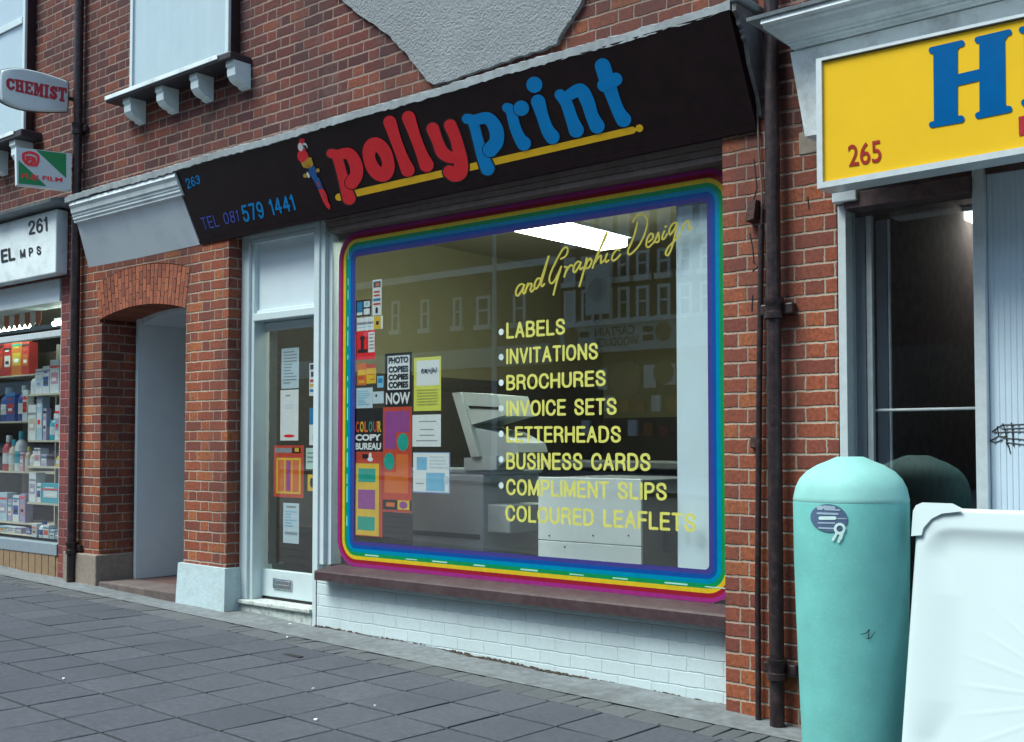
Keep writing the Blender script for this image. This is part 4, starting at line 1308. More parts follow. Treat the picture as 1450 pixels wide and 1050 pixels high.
mb = MB(); mb.box(p0.x + 0.05, -3.05, 2.06, 2.65, 0.2, p0.z - 0.062); mb.build('cabinet', mat('dark_laminate', (0.06, 0.055, 0.055), 0.5), CT)
SH = thing('stand_in_shelf', 'dark shelf unit with parcels added behind the counter in place of reflected goods', 'shelf', (-4.0, 4.9, 0.2))  # shelf and parcels added to stand in for goods reflected in the pane
for i, z in enumerate((1.3, 1.62, 1.94)):
    mb = MB(); mb.box(-4.8, -2.98, 4.75, 5.1, z, z + 0.03); mb.build('shelf_board', DARKROOM, SH)
for x in (-4.82, -2.98):
    mb = MB(); mb.box(x - 0.02, x, 4.75, 5.1, 0.2, 2.2); mb.build('upright', DARKROOM, SH)
parcel = [('dark red', (0.20, 0.03, 0.025)), ('brown', (0.16, 0.08, 0.04)), ('cream', (0.45, 0.42, 0.34)), ('orange', (0.36, 0.13, 0.03)), ('grey', (0.2, 0.2, 0.2))]
nn = {}
for i, z in enumerate((1.33, 1.65, 1.97)):
    for j in range(5):
        cn, c = parcel[(i * 2 + j) % 5]
        x = -4.7 + j * 0.34
        mb = MB(); mb.box(x, x + 0.26, 4.78, 5.05, z + 0.001, z + 0.13 + 0.05 * ((i + j) % 3), 0.006)
        tag(mb.build('stand_in_parcel', mat(cn.replace(' ', '_') + '_wrap', c, 0.7)), f"{cn} paper parcel on the {('lowest', 'middle', 'top')[i]} board of the stand-in shelf", 'parcel', 'stand-in parcels for reflected goods')
# ceiling light: runs back from the window
lx = at(790, 330, 1.2).x
p, q = at(812, 340, 1.9), at(889, 338, 2.6)
L = thing('ceiling_light', 'long lit fluorescent ceiling light seen through the window', 'ceiling light', (-5.0, 1.8, 3.18))
xa = at(735, 328, 1.0)
def lightbar(xc, ya, yb, z0, z1, w):
    mb = MB(); mb.box(xc - w, xc + w, ya, yb, z0, z1, 0.02); mb.build('diffuser', LAMPM, L)
    mb = MB(); mb.box(xc - w * 1.15, xc + w * 1.15, ya - 0.02, yb + 0.02, z1, z1 + 0.03); mb.build('housing', COPIERL, L)
LAMPM = emit('fluorescent_glow', (1.0, 1.0, 0.82), 9.5)
e = at(889, 350, 3.0)
lightbar(-5.355, 0.5, 2.2, 3.06, 3.14, 0.145)

# ================================================================== downpipes and wires
def pipe(name, label, x, y, r, z0, z1, collars, m=PIPE, fix=()):
    t = thing(name, label, 'drainpipe', (x, y, z0))
    mb = MB(); mb.tube([(x, y, z0), (x, y, z1)], r, 16); mb.build('pipe', m, t, smooth=True)
    for z in collars:
        mb = MB(); mb.tube([(x, y, z - 0.055), (x, y, z - 0.05), (x, y, z - 0.018), (x, y, z - 0.014), (x, y, z + 0.02), (x, y, z + 0.03), (x, y, z + 0.055)], [r + 0.004, r + 0.013, r + 0.013, r + 0.006, r + 0.006, r + 0.014, r + 0.014], 16); mb.build('collar', m, t, smooth=True)
        mb = MB(); mb.box(x - r - 0.05, x + r + 0.06, y + r * 0.4, -0.004 + 0.0, z - 0.03, z + 0.03, 0.008); mb.build('fixing_lug', m, t)
    return t
p = at(104, 600, -0.06)
pipe('drainpipe', 'dark drainpipe running down the party wall beside the chemist shop', p.x, -0.06, 0.042, 0.06, 9.0, (at(98, 775, -0.06).z, 4.4))
p = at(1097, 600, -0.075)
pipe('drainpipe', 'thick dark drainpipe running down the brick pier between the white fascia and the black one', p.x, -0.075, 0.038, -0.12, 9.0, (at(1097, 437, -0.075).z, at(1103, 948, -0.075).z))
mb = MB()
pa = [at(a, b, -0.035) for a, b in ((1078, 318), (1077, 420), (1075, 560), (1074, 700), (1073, 850), (1074, 1026))]
mb.tube([(q.x, -0.035, q.z) for q in pa], 0.016, 10)
t = mb.build('waste_pipe', PIPE, None, smooth=True)
tag(t, 'thin dark pipe close beside the thick drainpipe on the brick pier', 'pipe')
mb = MB()
pa = [at(a, b, -0.02) for a, b in ((1078, 318), (1079, 270), (1075, 220), (1073, 170), (1068, 120), (1070, 95), (1076, 60), (1079, 36))]
mb.tube([tuple(q) for q in pa], 0.006, 8)
tag(mb.build('cable', mat('old_grey_cable', (0.13, 0.10, 0.09), 0.6), None, smooth=True), 'loose grey cable rising from the thin pipe to the bracket', 'cable')
mb = MB()
pa = [at(a, b, -0.015) for a, b in ((1071, 52), (1072, 80), (1066, 110), (1074, 130), (1082, 140))]
mb.tube([tuple(q) for q in pa], 0.005, 8)
tag(mb.build('cable', mat('old_brown_cable', (0.16, 0.09, 0.06), 0.6), None, smooth=True), 'short brown cable curling beside the console bracket', 'cable')
p = at(1067, 298, -0.03)
mb = MB()
mb.hexa([(p.x - 0.03, -0.07, p.z - 0.06), (p.x + 0.02, -0.07, p.z - 0.05), (p.x + 0.035, -0.07, p.z + 0.05), (p.x - 0.01, -0.07, p.z + 0.04)], [(p.x - 0.03, -0.001, p.z - 0.06), (p.x + 0.02, -0.001, p.z - 0.05), (p.x + 0.035, -0.001, p.z + 0.05), (p.x - 0.01, -0.001, p.z + 0.04)])
tag(mb.build('rusty_bracket', mat('rusty_iron', (0.06, 0.03, 0.025), 0.8, 0.4, 40, bump=0.5)), 'rusty iron stub sticking out of the brick pier', 'bracket')
p = at(1066, 625, -0.03)
mb = MB(); mb.box(p.x - 0.02, p.x + 0.02, -0.03, -0.001, p.z - 0.035, p.z + 0.03, 0.008)
tag(mb.build('rusty_bracket', MATS['rusty_iron']), 'small rusted fixing on the pier beside the thin pipe', 'bracket')

mb = MB()
rr = random.Random(3)
x = -6.60
while x < -3.09:
    w = rr.uniform(0.012, 0.04)
    h = rr.uniform(0.004, 0.014) * (1.5 if -5.9 < x < -4.6 else 1.0)
    d = rr.uniform(0.012, 0.035)
    z0 = gz(x, 0.08) + 0.008
    mb.add([(x, 0.099, z0 + h), (x + w, 0.099, z0 + h * rr.uniform(0.5, 1.0)), (x + w, 0.099 - d, z0), (x, 0.099 - d * rr.uniform(0.5, 1), z0), (x, 0.099, z0 - 0.02), (x + w, 0.099, z0 - 0.02)], [(3, 2, 1, 0), (0, 4, 3), (1, 2, 5)])
    x += w * 0.93
o = mb.build('wall_base_dirt', mat('damp_dirt', (0.045, 0.034, 0.026), 0.95, 0.5, 40, bump=0.8))
o['kind'] = 'stuff'
def ground_at(px, py):
    p = at(px, py, 0)
    d = ray(px, py)
    n_ = Vector((-GS, 0.012, 1))
    p0 = Vector((0, 0, gz(0, 0)))
    return CAM + d * ((p0 - CAM).dot(n_) / d.dot(n_))
p = ground_at(418, 929)
mb = MB(); mb.box(p.x - 0.10, p.x + 0.06, p.y - 0.02, p.y + 0.02, p.z - 0.01, p.z + 0.006, 0.003)
tag(mb.build('iron_cover', mat('dark_iron', (0.02, 0.018, 0.018), 0.6)), 'small dark iron cover set in the paving before the shop door', 'cover')
for px, py, w, lab in ((411, 884, 0.02, 'white scrap of litter at the foot of the door threshold'), (407, 903, 0.012, 'tiny white scrap on the concrete strip before the door'), (531, 1000, 0.012, 'white crumb of litter on the paving below the window'), (443, 976, 0.011, 'white crumb of litter on the paving in front of the door'), (447, 1020, 0.018, 'white scrap of litter nearest the bottom edge of the paving'), (90, 962, 0.013, 'white crumb of litter on the paving left of the passage')):
    p = ground_at(px, py)
    pts = [(p.x + w * (0.5 + 0.5 * rr.random()) * math.cos(a), p.y + w * (0.4 + 0.4 * rr.random()) * math.sin(a)) for a in (0.2, 1.3, 2.4, 3.6, 4.5, 5.5)]
    mb = MB(); mb.prism(pts, lambda q: (q[0], q[1], p.z + 0.003), lambda q: (q[0], q[1], p.z + 0.007 + 0.004 * rr.random()))
    tag(mb.build('paper_scrap', PAPER), lab, 'scrap')

# ================================================================== chemist (261)
CH = thing('chemist_building', 'brick chemist shop with white boxed fascia and a full display window', 'building', (-12.5, 0.2, 0.15))
LX = -15.5
mb = MB()
mb.box(LX, -10.062, 0.0, 0.30, 3.05, 8.2)
mb.build('brick_wall', UPPER, CH)
mb = MB()
mb.box(-10.27, -10.062, 0.02, 0.36, 0.06, 3.049)
mb.build('brick_pilaster', brick_mat('red_painted_brick', [(0.20, 0.05, 0.05), (0.17, 0.045, 0.045), (0.24, 0.07, 0.055), (0.13, 0.04, 0.045)], (0.25, 0.15, 0.14), mottle=0.4, soot=(0.1, 0.06, 0.06), bumpd=0.004), CH)
mb = MB()
mb.box(LX, -10.12, -0.125, -0.002, 3.063, 3.672, 0.012)
FB = mb.build('fascia_box', CORNICE, CH)
def ch_text(s, q, name, bold):
    for w, qq in sans_words(s, [at(a / 3.888, 270 + b / 3.888, -0.129) for a, b in q]):
        mb = MB()
        sans_into(mb, w, qq, weight=bold)
        mb.build(name, BLACK, FB)
ch_text('261', ((158, 242), (262, 220), (259, 140), (155, 168)), 'house_number', 1.1)
ch_text('EL', ((8, 396), (81, 378), (76, 308), (4, 326)), 'lettering', 1.35)
ch_text('M P S', ((112, 370), (226, 348), (222, 302), (110, 324)), 'small_lettering', 1.35)
mb = MB()
mb.prism([(-0.24, 3.71), (-0.25, 3.735), (-0.002, 3.80), (-0.002, 3.69)], lambda p: (LX, p[0], p[1]), lambda p: (-10.0, p[0], p[1]))
mb.build('ledge', LEAD, CH)
mb = MB()
mb.box(LX, -10.34, 0.035, 0.30, 2.83, 3.05)
mb.build('blind_box', BOARDW, CH)
mb = MB()
mb.box(LX, -10.272, 0.02, 0.06, 0.08, 0.385)
for i in range(40):
    x = LX + 0.13 * i
    if x < -10.3:
        mb.box(x, x + 0.118, 0.012, 0.0195, 0.09, 0.385)
mb.build('stall_riser', mat('tan_boarding', (0.25, 0.17, 0.10), 0.6, 0.12, 20, dirt=(0.14, 0.10, 0.07)), CH)
mb = MB()
mb.box(LX, -10.272, 0.005, 0.30, 0.387, 0.50, 0.006)
mb.build('window_sill', mat('blue_grey_sill', (0.22, 0.27, 0.31), 0.5, 0.06, 10), CH)
mb = MB()
mb.box(-10.30, -10.272, 0.03, 0.10, 0.502, 2.828, 0.004)
z = at(50, 476, 0.06).z
mb.box(LX, -10.302, 0.03, 0.10, z - 0.03, z + 0.03, 0.004)
mb.box(-12.3, -12.25, 0.03, 0.10, 0.502, z - 0.032, 0.004)
mb.build('window_frame', ALU, CH)
mb = MB()
mb.box(LX, -10.302, 0.062, 0.066, 0.502, 2.828)
mb.build('window_pane', GLASS, CH)
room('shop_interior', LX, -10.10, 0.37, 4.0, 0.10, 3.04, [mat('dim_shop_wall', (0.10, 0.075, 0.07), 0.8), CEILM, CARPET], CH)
mb = MB()
mb.box(LX, -10.07, 0.31, 0.36, 3.06, 8.2)
mb.box(LX, -10.07, 0.37, 6.0, 3.1, 8.19)
mb.build('rear_mass', DARKROOM, CH)
# display shelves in two depths
DS = thing('display_shelf', 'cream shelves set back in the chemist window', 'shelf', (-12.0, 0.8, 0.5))
DR = thing('display_shelf', 'short white shelves against the pilaster in the chemist window', 'shelf', (-10.6, 0.35, 0.5))
YR, YL = 0.22, 0.62
SHW = mat('cream_shelf', (0.55, 0.52, 0.42), 0.5, 0.05)
rs = [at(60, v, YR).z for v in (557, 623, 660, 712)]
ls = [at(20, v, YL).z for v in (531, 596, 667, 739)]
xr0, xr1 = at(40, 600, YR).x, -10.31
for z in rs:
    mb = MB(); mb.box(xr0, xr1, YR, YR + 0.36, z - 0.018, z); mb.build('shelf_board', SHW, DR)
mb = MB(); mb.box(xr0 - 0.02, xr0, YR + 0.3, YR + 0.36, 0.50, 2.5); mb.build('upright', SHW, DR)
mb = MB(); mb.box(xr1 - 0.02, xr1, YR + 0.365, YR + 0.385, 0.50, 2.5); mb.box(xr0, xr1 - 0.022, YR + 0.365, YR + 0.38, 0.5, 2.3); mb.build('back_board', mat('dark_brown_board', (0.10, 0.075, 0.07), 0.8), DR)  # back boards in one even dark brown
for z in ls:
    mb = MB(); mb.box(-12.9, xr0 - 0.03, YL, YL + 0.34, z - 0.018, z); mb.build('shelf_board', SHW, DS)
mb = MB(); mb.box(-12.9, xr0 - 0.03, YL + 0.345, YL + 0.36, 0.5, 2.5); mb.build('back_board', MATS['dark_brown_board'], DS)
mb = MB(); mb.box(LX, -10.31, 0.11, 0.6, 0.44, 0.50); mb.build('window_floor', SHW, CH)
PC = {'white': (0.62, 0.68, 0.70), 'pale blue': (0.40, 0.55, 0.66), 'pink': (0.55, 0.30, 0.38), 'blue': (0.04, 0.08, 0.32), 'red': (0.42, 0.03, 0.03), 'orange': (0.50, 0.15, 0.03), 'yellow': (0.55, 0.42, 0.05), 'turquoise': (0.06, 0.34, 0.44), 'cream': (0.52, 0.48, 0.38), 'lilac': (0.36, 0.33, 0.50)}
def product(kind, cname, band, x0, x1, y, z, h, label):
    m, mb2 = mat(cname.replace(' ', '_') + '_packaging', PC[cname], 0.45, 0.08), mat(band.replace(' ', '_') + '_packaging', PC[band], 0.45, 0.08)
    w = x1 - x0
    d = min(0.12, w * 0.7)
    g = 'goods on show in the chemist window'
    if kind == 'carton':
        mb = MB(); mb.box(x0, x1, y, y + d, z + 0.001, z + h, 0.003)
        t = thing('carton', label, 'carton', ((x0 + x1) / 2, y + d / 2, z), g)
        mb.build('box', m, t)
        mb = MB(); mb.box(x0 + w * 0.12, x1 - w * 0.12, y - 0.0015, y - 0.0003, z + h * 0.28, z + h * 0.62); mb.box(x0 + w * 0.2, x1 - w * 0.3, y - 0.0015, y - 0.0003, z + h * 0.75, z + h * 0.8)
        mb.build('printed_panel', mb2, t)
        rr_ = random.Random(int(x0 * 1000))
        mb = MB()
        zz = z + h * rr_.uniform(0.66, 0.9)
        mb.box(x0 + 0.002, x1 - 0.002, y - 0.0028, y - 0.0018, zz, zz + h * 0.06)
        mb.build('printed_stripe', rr_.choice((BLUEP, SIGNRED, GREYP, GREENP, BLACK)), t)
        mb = MB()
        zz = z + h * 0.36
        mb.box(x0 + w * 0.25, x1 - w * 0.28, y - 0.0028, y - 0.0018, zz, zz + h * 0.1)
        mb.build('printed_stripe', rr_.choice((PAPER, SIGNRED, GREYP, BLACK)), t)
    else:
        r = w / 2
        c = (x0 + x1) / 2
        t = thing('bottle', label, 'bottle', (c, y + r, z), g)
        mb = MB(); mb.tube([(c, y + r, z + a * h) for a in (0.002, 0.01, 0.62, 0.72, 0.78, 0.80)], [r * k for k in (0.9, 1, 1, 0.8, 0.42, 0.4)], 14); mb.build('body', m, t, smooth=True)
        mb = MB(); mb.tube([(c, y + r, z + a * h) for a in (0.80, 0.805, 0.985, 1.0)], [r * k for k in (0.45, 0.5, 0.48, 0.4)], 12); mb.build('cap', mb2, t, smooth=True)
        mb = MB(); mb.tube([(c, y + r, z + a * h) for a in (0.2, 0.5)], [r * 1.015] * 2, 14, caps=False); mb.build('paper_label', mb2 if cname == 'white' else MATS['white_packaging'] if 'white_packaging' in MATS else m, t)
mat('white_packaging', PC['white'], 0.45, 0.08)
floor_z = 0.501
goods = [
 # kind, colour, band, photo x0, x1, top y, base level, words
 ('bottle', 'white', 'white', 40, 50, 528, 'r0'), ('carton', 'white', 'pale blue', 50.5, 60, 522, 'r0'), ('carton', 'white', 'blue', 60.5, 70, 518, 'r0'), ('carton', 'white', 'pink', 71, 84, 509, 'r0'),
 ('carton', 'white', 'cream', 40, 51, 573, 'r1'), ('carton', 'pale blue', 'white', 52, 60, 560.5, 'r1'), ('carton', 'lilac', 'white', 61, 66, 578, 'r1'), ('bottle', 'turquoise', 'white', 67, 77, 585, 'r1'), ('carton', 'white', 'lilac', 78, 84, 573, 'r1'),
 ('bottle', 'cream', 'white', 40, 47, 638, 'r2'), ('carton', 'white', 'pink', 48, 57, 634, 'r2'), ('carton', 'lilac', 'white', 58, 66, 643, 'r2'), ('bottle', 'yellow', 'yellow', 77, 84, 641, 'r2'),
 ('carton', 'white', 'lilac', 41, 51, 669, 'r3'), ('carton', 'white', 'blue', 52, 58, 684, 'r3'), ('carton', 'turquoise', 'white', 59, 84, 684, 'r3'),
 ('carton', 'white', 'cream', 45, 52, 741, 'r4'), ('bottle', 'white', 'blue', 53, 60, 738, 'r4'), ('carton', 'white', 'orange', 61, 69, 743, 'r4'), ('carton', 'pale blue', 'white', 70, 77, 750, 'r4'), ('carton', 'turquoise', 'white', 78, 84.5, 753, 'r4'),
 ('carton', 'red', 'orange', -8, 5, 488, 'l0'), ('carton', 'red', 'white', 5.6, 16, 486, 'l0'), ('carton', 'orange', 'yellow', 16.6, 31, 480, 'l0'), ('carton', 'red', 'orange', 31.6, 41, 484, 'l0'),
 ('bottle', 'blue', 'pale blue', -3, 8, 548, 'l1'), ('carton', 'blue', 'red', 9, 21, 556, 'l1'), ('bottle', 'blue', 'white', 23, 31, 545, 'l1'), ('carton', 'white', 'red', 32, 39, 552, 'l1'),
 ('bottle', 'red', 'white', 1, 9, 616, 'l2'), ('bottle', 'cream', 'turquoise', 10, 17, 622, 'l2'), ('bottle', 'white', 'turquoise', 18, 27, 610, 'l2'), ('carton', 'pink', 'white', 28, 33, 640, 'l2'), ('bottle', 'cream', 'yellow', 34, 39, 632, 'l2'),
 ('carton', 'pale blue', 'lilac', -2, 10, 697, 'l3'), ('carton', 'lilac', 'white', 11, 17, 706, 'l3'), ('carton', 'white', 'blue', 18, 27, 701, 'l3'), ('carton', 'lilac', 'pink', 28, 36, 699, 'l3'),
 ('carton', 'pale blue', 'yellow', -4, 8, 752, 'l4'), ('carton', 'white', 'pale blue', 9, 21, 751, 'l4'), ('carton', 'lilac', 'white', 22, 30, 754, 'l4'), ('carton', 'blue', 'white', 37, 43, 752, 'l4')]
names = {'r0': 'top short shelf', 'r1': 'second short shelf', 'r2': 'third short shelf', 'r3': 'lowest short shelf', 'r4': 'window floor by the pilaster', 'l0': 'top deep shelf', 'l1': 'second deep shelf', 'l2': 'third deep shelf', 'l3': 'lowest deep shelf', 'l4': 'window floor under the deep shelves'}
used = {}
from collections import Counter
cnt = Counter()
for g in goods:
    key = (g[0], g[1], g[2], g[6])
    cnt[key] += 1
    y = YR + 0.03 if g[6][0] == 'r' else YL + 0.03
    if g[6] in ('l4',):
        y = 0.40
    i = int(g[6][1])
    z = (rs + [floor_z])[i] if g[6][0] == 'r' else (ls + [floor_z])[i]
    m = (g[3] + g[4]) / 2
    x0, x1 = at(g[3], g[5], y).x, at(g[4], g[5], y).x
    h = max(0.06, at(m, g[5], y).z - z)
    lab = f"{g[1]} {g[0]} with {g[2]} {'panel' if g[0] == 'carton' else 'cap'} on the {names[g[6]]}" if g[1] != g[2] else f"all {g[1]} {g[0]} on the {names[g[6]]}"
    if cnt[key] > 1:
        lab += ', nearer the drainpipe'
    product(g[0], g[1], g[2], x0, x1, y, z, h, lab)
# striped pelmet and lit tubes
mb = MB()
xa, xb = -12.6, at(58, 450, 0.30).x
zt_, zb_ = at(30, 428, 0.30).z, at(30, 458, 0.30).z
w = 0.115
n = int((xb - xa) / w)
for i in range(n):
    mb.k = i % 2
    a = xb - (i + 1) * w
    pts = [(a, zt_), (a, zb_)] + [(a + w * k / 6, zb_ - 0.05 * math.sin(math.pi * k / 6)) for k in range(1, 6)] + [(a + w, zb_), (a + w, zt_)]
    mb.prism(pts, lambda p: (p[0], 0.30, p[1]), lambda p: (p[0], 0.304, p[1]))
tag(mb.build('pelmet', [mat('rust_red_stripe', (0.50, 0.15, 0.09), 0.8), mat('faded_white_stripe', (0.75, 0.72, 0.68), 0.8)]), 'red and white striped scalloped pelmet above the chemist display', 'pelmet')
TUBE = emit('shop_tube_glow', (0.9, 1.0, 0.85), 9.0)
for a, b, v, lab in ((-30, 41, 466, 'long lit strip light under the striped pelmet'), (76, 95, 457, 'short lit strip light next to the pilaster')):
    t = thing('strip_light', lab, 'strip light', (at((a + b) / 2, v, 0.45).x, 0.45, at(30, v, 0.45).z))
    p, q = at(a, v, 0.45), at(b, v, 0.45)
    zz = at((a + b) / 2, v, 0.45).z
    mb = MB(); mb.tube([(p.x, 0.45, zz), (min(q.x, -10.14), 0.45, zz)], 0.022, 10); mb.build('tube', TUBE, t, smooth=True)
    mb = MB(); mb.box(p.x - 0.02, min(q.x + 0.02, -10.12), 0.46, 0.52, zz + 0.025, zz + 0.06); mb.build('batten', COPIERL, t)
# upstairs window of the chemist
wx1 = at(34, 120, -0.115).x
mb = MB()
mb.box(LX + 1.2, wx1 - 0.005, -0.085, -0.002, 4.50, 7.2)
UW2 = mb.build('upstairs_window', DARKPAINT, CH)
zs = at(28, 190, -0.115).z
mid = at(28, 30, -0.115).z
mb = MB()
f = 0.05
X0 = LX + 1.18
mb.box(wx1 - f, wx1, -0.115, -0.087, zs, 7.2, 0.006)
mb.box(X0, X0 + f, -0.115, -0.087, zs, 7.2, 0.006)
mb.box(X0 + f, wx1 - f, -0.115, -0.087, zs, zs + 0.04)
mb.box(X0 + f, wx1 - f, -0.122, -0.087, mid - 0.035, mid + 0.035, 0.006)
mb.build('frame', WHITE, UW2)
mb = MB()
for i in range(60):
    a, b = X0 + f + (wx1 - X0 - 2 * f) * i / 60, X0 + f + (wx1 - X0 - 2 * f) * (i + 1) / 60
    mb.quad((a, cw(i), zs + 0.04), (b, cw(i + 1), zs + 0.04), (b, cw(i + 1), 7.2), (a, cw(i), 7.2))
mb.build('curtain', CURT, UW2, smooth=True)
mb = MB(); mb.box(X0 + f, wx1 - f, -0.108, -0.105, zs + 0.04, 7.2); mb.build('glass_pane', GLASS2, UW2)
mb = MB(); mb.box(X0 - 0.2, wx1 + 0.16, -0.215, -0.002, zs - 0.07, zs - 0.002, 0.008); mb.build('window_sill', MATS['dark_slate_paint'], UW2)
mb = MB(); mb.box(X0 - 0.2, wx1 + 0.02, -0.225, -0.2155, zs - 0.035, zs + 0.002, 0.003); mb.build('sill_nosing', CORNICE, UW2)
for bx in (wx1 - 0.08, wx1 - 0.60, wx1 - 1.12):
    mb = MB()
    pr = [(-0.185, zs - 0.071), (-0.185, zs - 0.12), (-0.165, zs - 0.14), (-0.165, zs - 0.21), (-0.14, zs - 0.25), (-0.10, zs - 0.27), (-0.05, zs - 0.30), (-0.002, zs - 0.31), (-0.002, zs - 0.071)]
    mb.prism(pr, lambda p: (bx - 0.06, p[0], p[1]), lambda p: (bx + 0.06, p[0], p[1]))
    mb.build('bracket', PAINTW, UW2)

# ---- projecting signs
def plane_sign(a, phi):
    d = Vector((math.sin(phi), math.cos(phi), 0))               # along the sign, into the wall
    n = Vector((d.y, -d.x, 0))                                  # faces the viewer's side
    if n.dot(CAM - a) < 0:
        n = -n
    return d, n
# lozenge lightbox
A0 = at(99, 130, -0.12)
d, n = plane_sign(A0, R(12.4))
def ch(px, py, o=0.0):
    return hit(px, py, A0 + n * o, n)
T = thing('chemist_sign', 'white cushion shaped chemist sign with red lettering projecting from the wall', 'sign', tuple(A0))
sc = 3.5
outl = smooth_path([(8, 345), (60, 335), (130, 340), (210, 358), (285, 382), (336, 402), (343, 420), (342, 480), (338, 545), (325, 551), (260, 553), (190, 550), (110, 540), (50, 522), (8, 500), (1, 480), (-2, 420), (1, 360), (8, 345)], 4)[:-1]
P = [ch(a / sc, b / sc) for a, b in outl]
cen = sum(P, Vector()) / len(P)
inn = [cen + (p - cen) * 0.95 for p in P]
th = 0.15
mb = MB()
mb.k = 0
k = len(P)
rings = [[p + n * (-th * 0.5) + 0 * n for p in [cen + (q - cen) * 0.93 for q in P]], [p - n * th * 0.35 for p in P], [p - n * 0.02 for p in P], [cen + (q - cen) * 0.97 + n * 0.006 for q in P], [cen + (q - cen) * 0.93 + n * 0.014 for q in P]]
mb.add([v for r_ in rings for v in r_], [(i * k + j, i * k + (j + 1) % k, (i + 1) * k + (j + 1) % k, (i + 1) * k + j) for i in range(4) for j in range(k)] + [tuple(range(4 * k, 5 * k)), tuple(range(k - 1, -1, -1))])
SIGNW = mat('sign_white_plastic', (0.56, 0.63, 0.66), 0.3, 0.04, 6)
mb.build('lightbox', SIGNW, T, smooth=True)
mb = MB()
rings = [[cen + (q - cen) * 1.012 + n * o for q in P] for o in (-0.045, -0.012)]
mb.add([v for r_ in rings for v in r_], [(j, (j + 1) % k, k + (j + 1) % k, k + j) for j in range(k)])
mb.build('edge_band', DARKPAINT, T)
# slab serif letters drawn on a 10 x 14 grid, serifs as short bars
def box_p(x0, y0, x1, y1):
    return [(x0, y0), (x1, y0), (x1, y1), (x0, y1)]
SL = {'C': ([sm((9, 4, 1.3), (5.5, 1.4, 1.3), (2.2, 4, 1.7), (2.0, 7, 1.8), (2.2, 10, 1.7), (5.5, 12.6, 1.3), (9, 10, 1.3))], [box_p(8, 0.5, 10, 5)]),
      'H': ([], [box_p(1, 0, 4, 14), box_p(6.5, 0, 9.5, 14), box_p(3, 6, 7, 8), box_p(0, 0, 5, 2), box_p(0, 12, 5, 14), box_p(5.5, 0, 10.5, 2), box_p(5.5, 12, 10.5, 14)]),
      'E': ([], [box_p(1, 0, 4, 14), box_p(0, 0, 9.5, 2), box_p(0, 12, 9.5, 14), box_p(3, 6, 7, 8), box_p(8, 0, 9.8, 4.2), box_p(8, 9.8, 9.8, 14), box_p(6, 5, 7.2, 9)]),
      'M': ([], [box_p(1, 0, 3.2, 14), box_p(8.2, 0, 11.2, 14), box_p(0, 0, 3.5, 2), box_p(0, 12, 4.5, 14), box_p(7.2, 12, 12, 14), box_p(8.5, 0, 12, 2), [(1.5, 0), (4.6, 0), (7, 9), (5.6, 13)], [(10.2, 0), (8.2, 0), (5, 10), (5.6, 13)]]),
      'I': ([], [box_p(1.2, 0, 4.2, 14), box_p(0, 0, 5.4, 2), box_p(0, 12, 5.4, 14)]),
      'S': ([sm((8, 4, 1.3), (5, 1.5, 1.4), (2, 3.8, 1.6), (4.8, 6.8, 1.7), (7.8, 10, 1.6), (5, 12.5, 1.4), (1.6, 10, 1.3))], [box_p(7.6, 0.4, 9.2, 4.8), box_p(0.4, 9.2, 2, 13.6)]),
      'T': ([], [box_p(3.5, 0, 6.5, 14), box_p(0, 0, 10, 2.2), box_p(0, 0, 1.8, 4.5), box_p(8.2, 0, 10, 4.5), box_p(2, 12, 8, 14)])}
def slab_word(word, place, widths, name, m, parent):
    mb = MB()
    tot = sum(widths[c] for c in word) + 1.2 * (len(word) - 1)
    x = 0
    for c in word:
        st, po = SL[c]
        V, FS = sdf_shape(st, 0.4, polys=po, grow=0.35)
        mb.add([place((x + a) / tot, b / 14) for a, b in V], FS)
        x += widths[c] + 1.2
    return mb.build(name, m, parent)
WD = {'C': 10, 'H': 10.5, 'E': 9.8, 'M': 12, 'I': 5.4, 'S': 9.5, 'T': 10}
tl, tr_, brq, blq = [(30, 383), (331, 437), (327, 505), (33, 441)]
def place(u, v):
    a = (tl[0] + (tr_[0] - tl[0]) * u, tl[1] + (tr_[1] - tl[1]) * u)
    b = (blq[0] + (brq[0] - blq[0]) * u, blq[1] + (brq[1] - blq[1]) * u)
    return ch((a[0] + (b[0] - a[0]) * v) / sc, (a[1] + (b[1] - a[1]) * v) / sc, 0.0165)
slab_word('CHEMIST', place, WD, 'lettering', mat('dark_sign_red', (0.36, 0.015, 0.03), 0.4), T)
mb = MB()
q = cen - n * (th * 0.25)
mb.tube([tuple(q + d * 0.2), tuple(q + d * 0.62)], 0.02, 8)
mb.build('arm', DARKPAINT, T)
# film sign
A1 = at(99, 240, -0.13)
d1, n1 = plane_sign(A1, R(17))
def fj(a, b, o=0.0):
    return hit(a / 3.5, b / 3.5, A1 + n1 * o, n1)
T2 = thing('film_sign', 'small green and white film sign projecting below the chemist sign', 'sign', tuple(A1))
Q = [fj(84, 912), fj(352, 942), fj(356, 760), fj(80, 728)]
mb = MB(); mb.hexa([tuple(p) for p in Q], [tuple(p - n1 * 0.09) for p in Q]); mb.build('lightbox', SIGNW, T2)
GRN = mat('sign_green', (0.02, 0.22, 0.06), 0.35, 0.06)
for tri in (((178, 742), (328, 760), (328, 882)), ((92, 792), (232, 922), (92, 908))):
    mb = MB()
    mb.add([fj(*p, 0.002) for p in tri], [(0, 1, 2)])
    mb.build('green_corner', GRN, T2)
mb = MB()
text_into(mb, 'FUJI FILM', [fj(106, 888, 0.003), fj(310, 908, 0.003), fj(310, 880, 0.003), fj(106, 858, 0.003)], bold=0.03)
mb.build('lettering', SIGNRED, T2)
V, FS = sdf_shape([sm((116, 762, 7), (150, 754, 7), (186, 770, 7), (189, 800, 7), (180, 818, 7)), sm((116, 762, 7), (118, 790, 7), (140, 812, 7), (180, 818, 7))], 3.0)
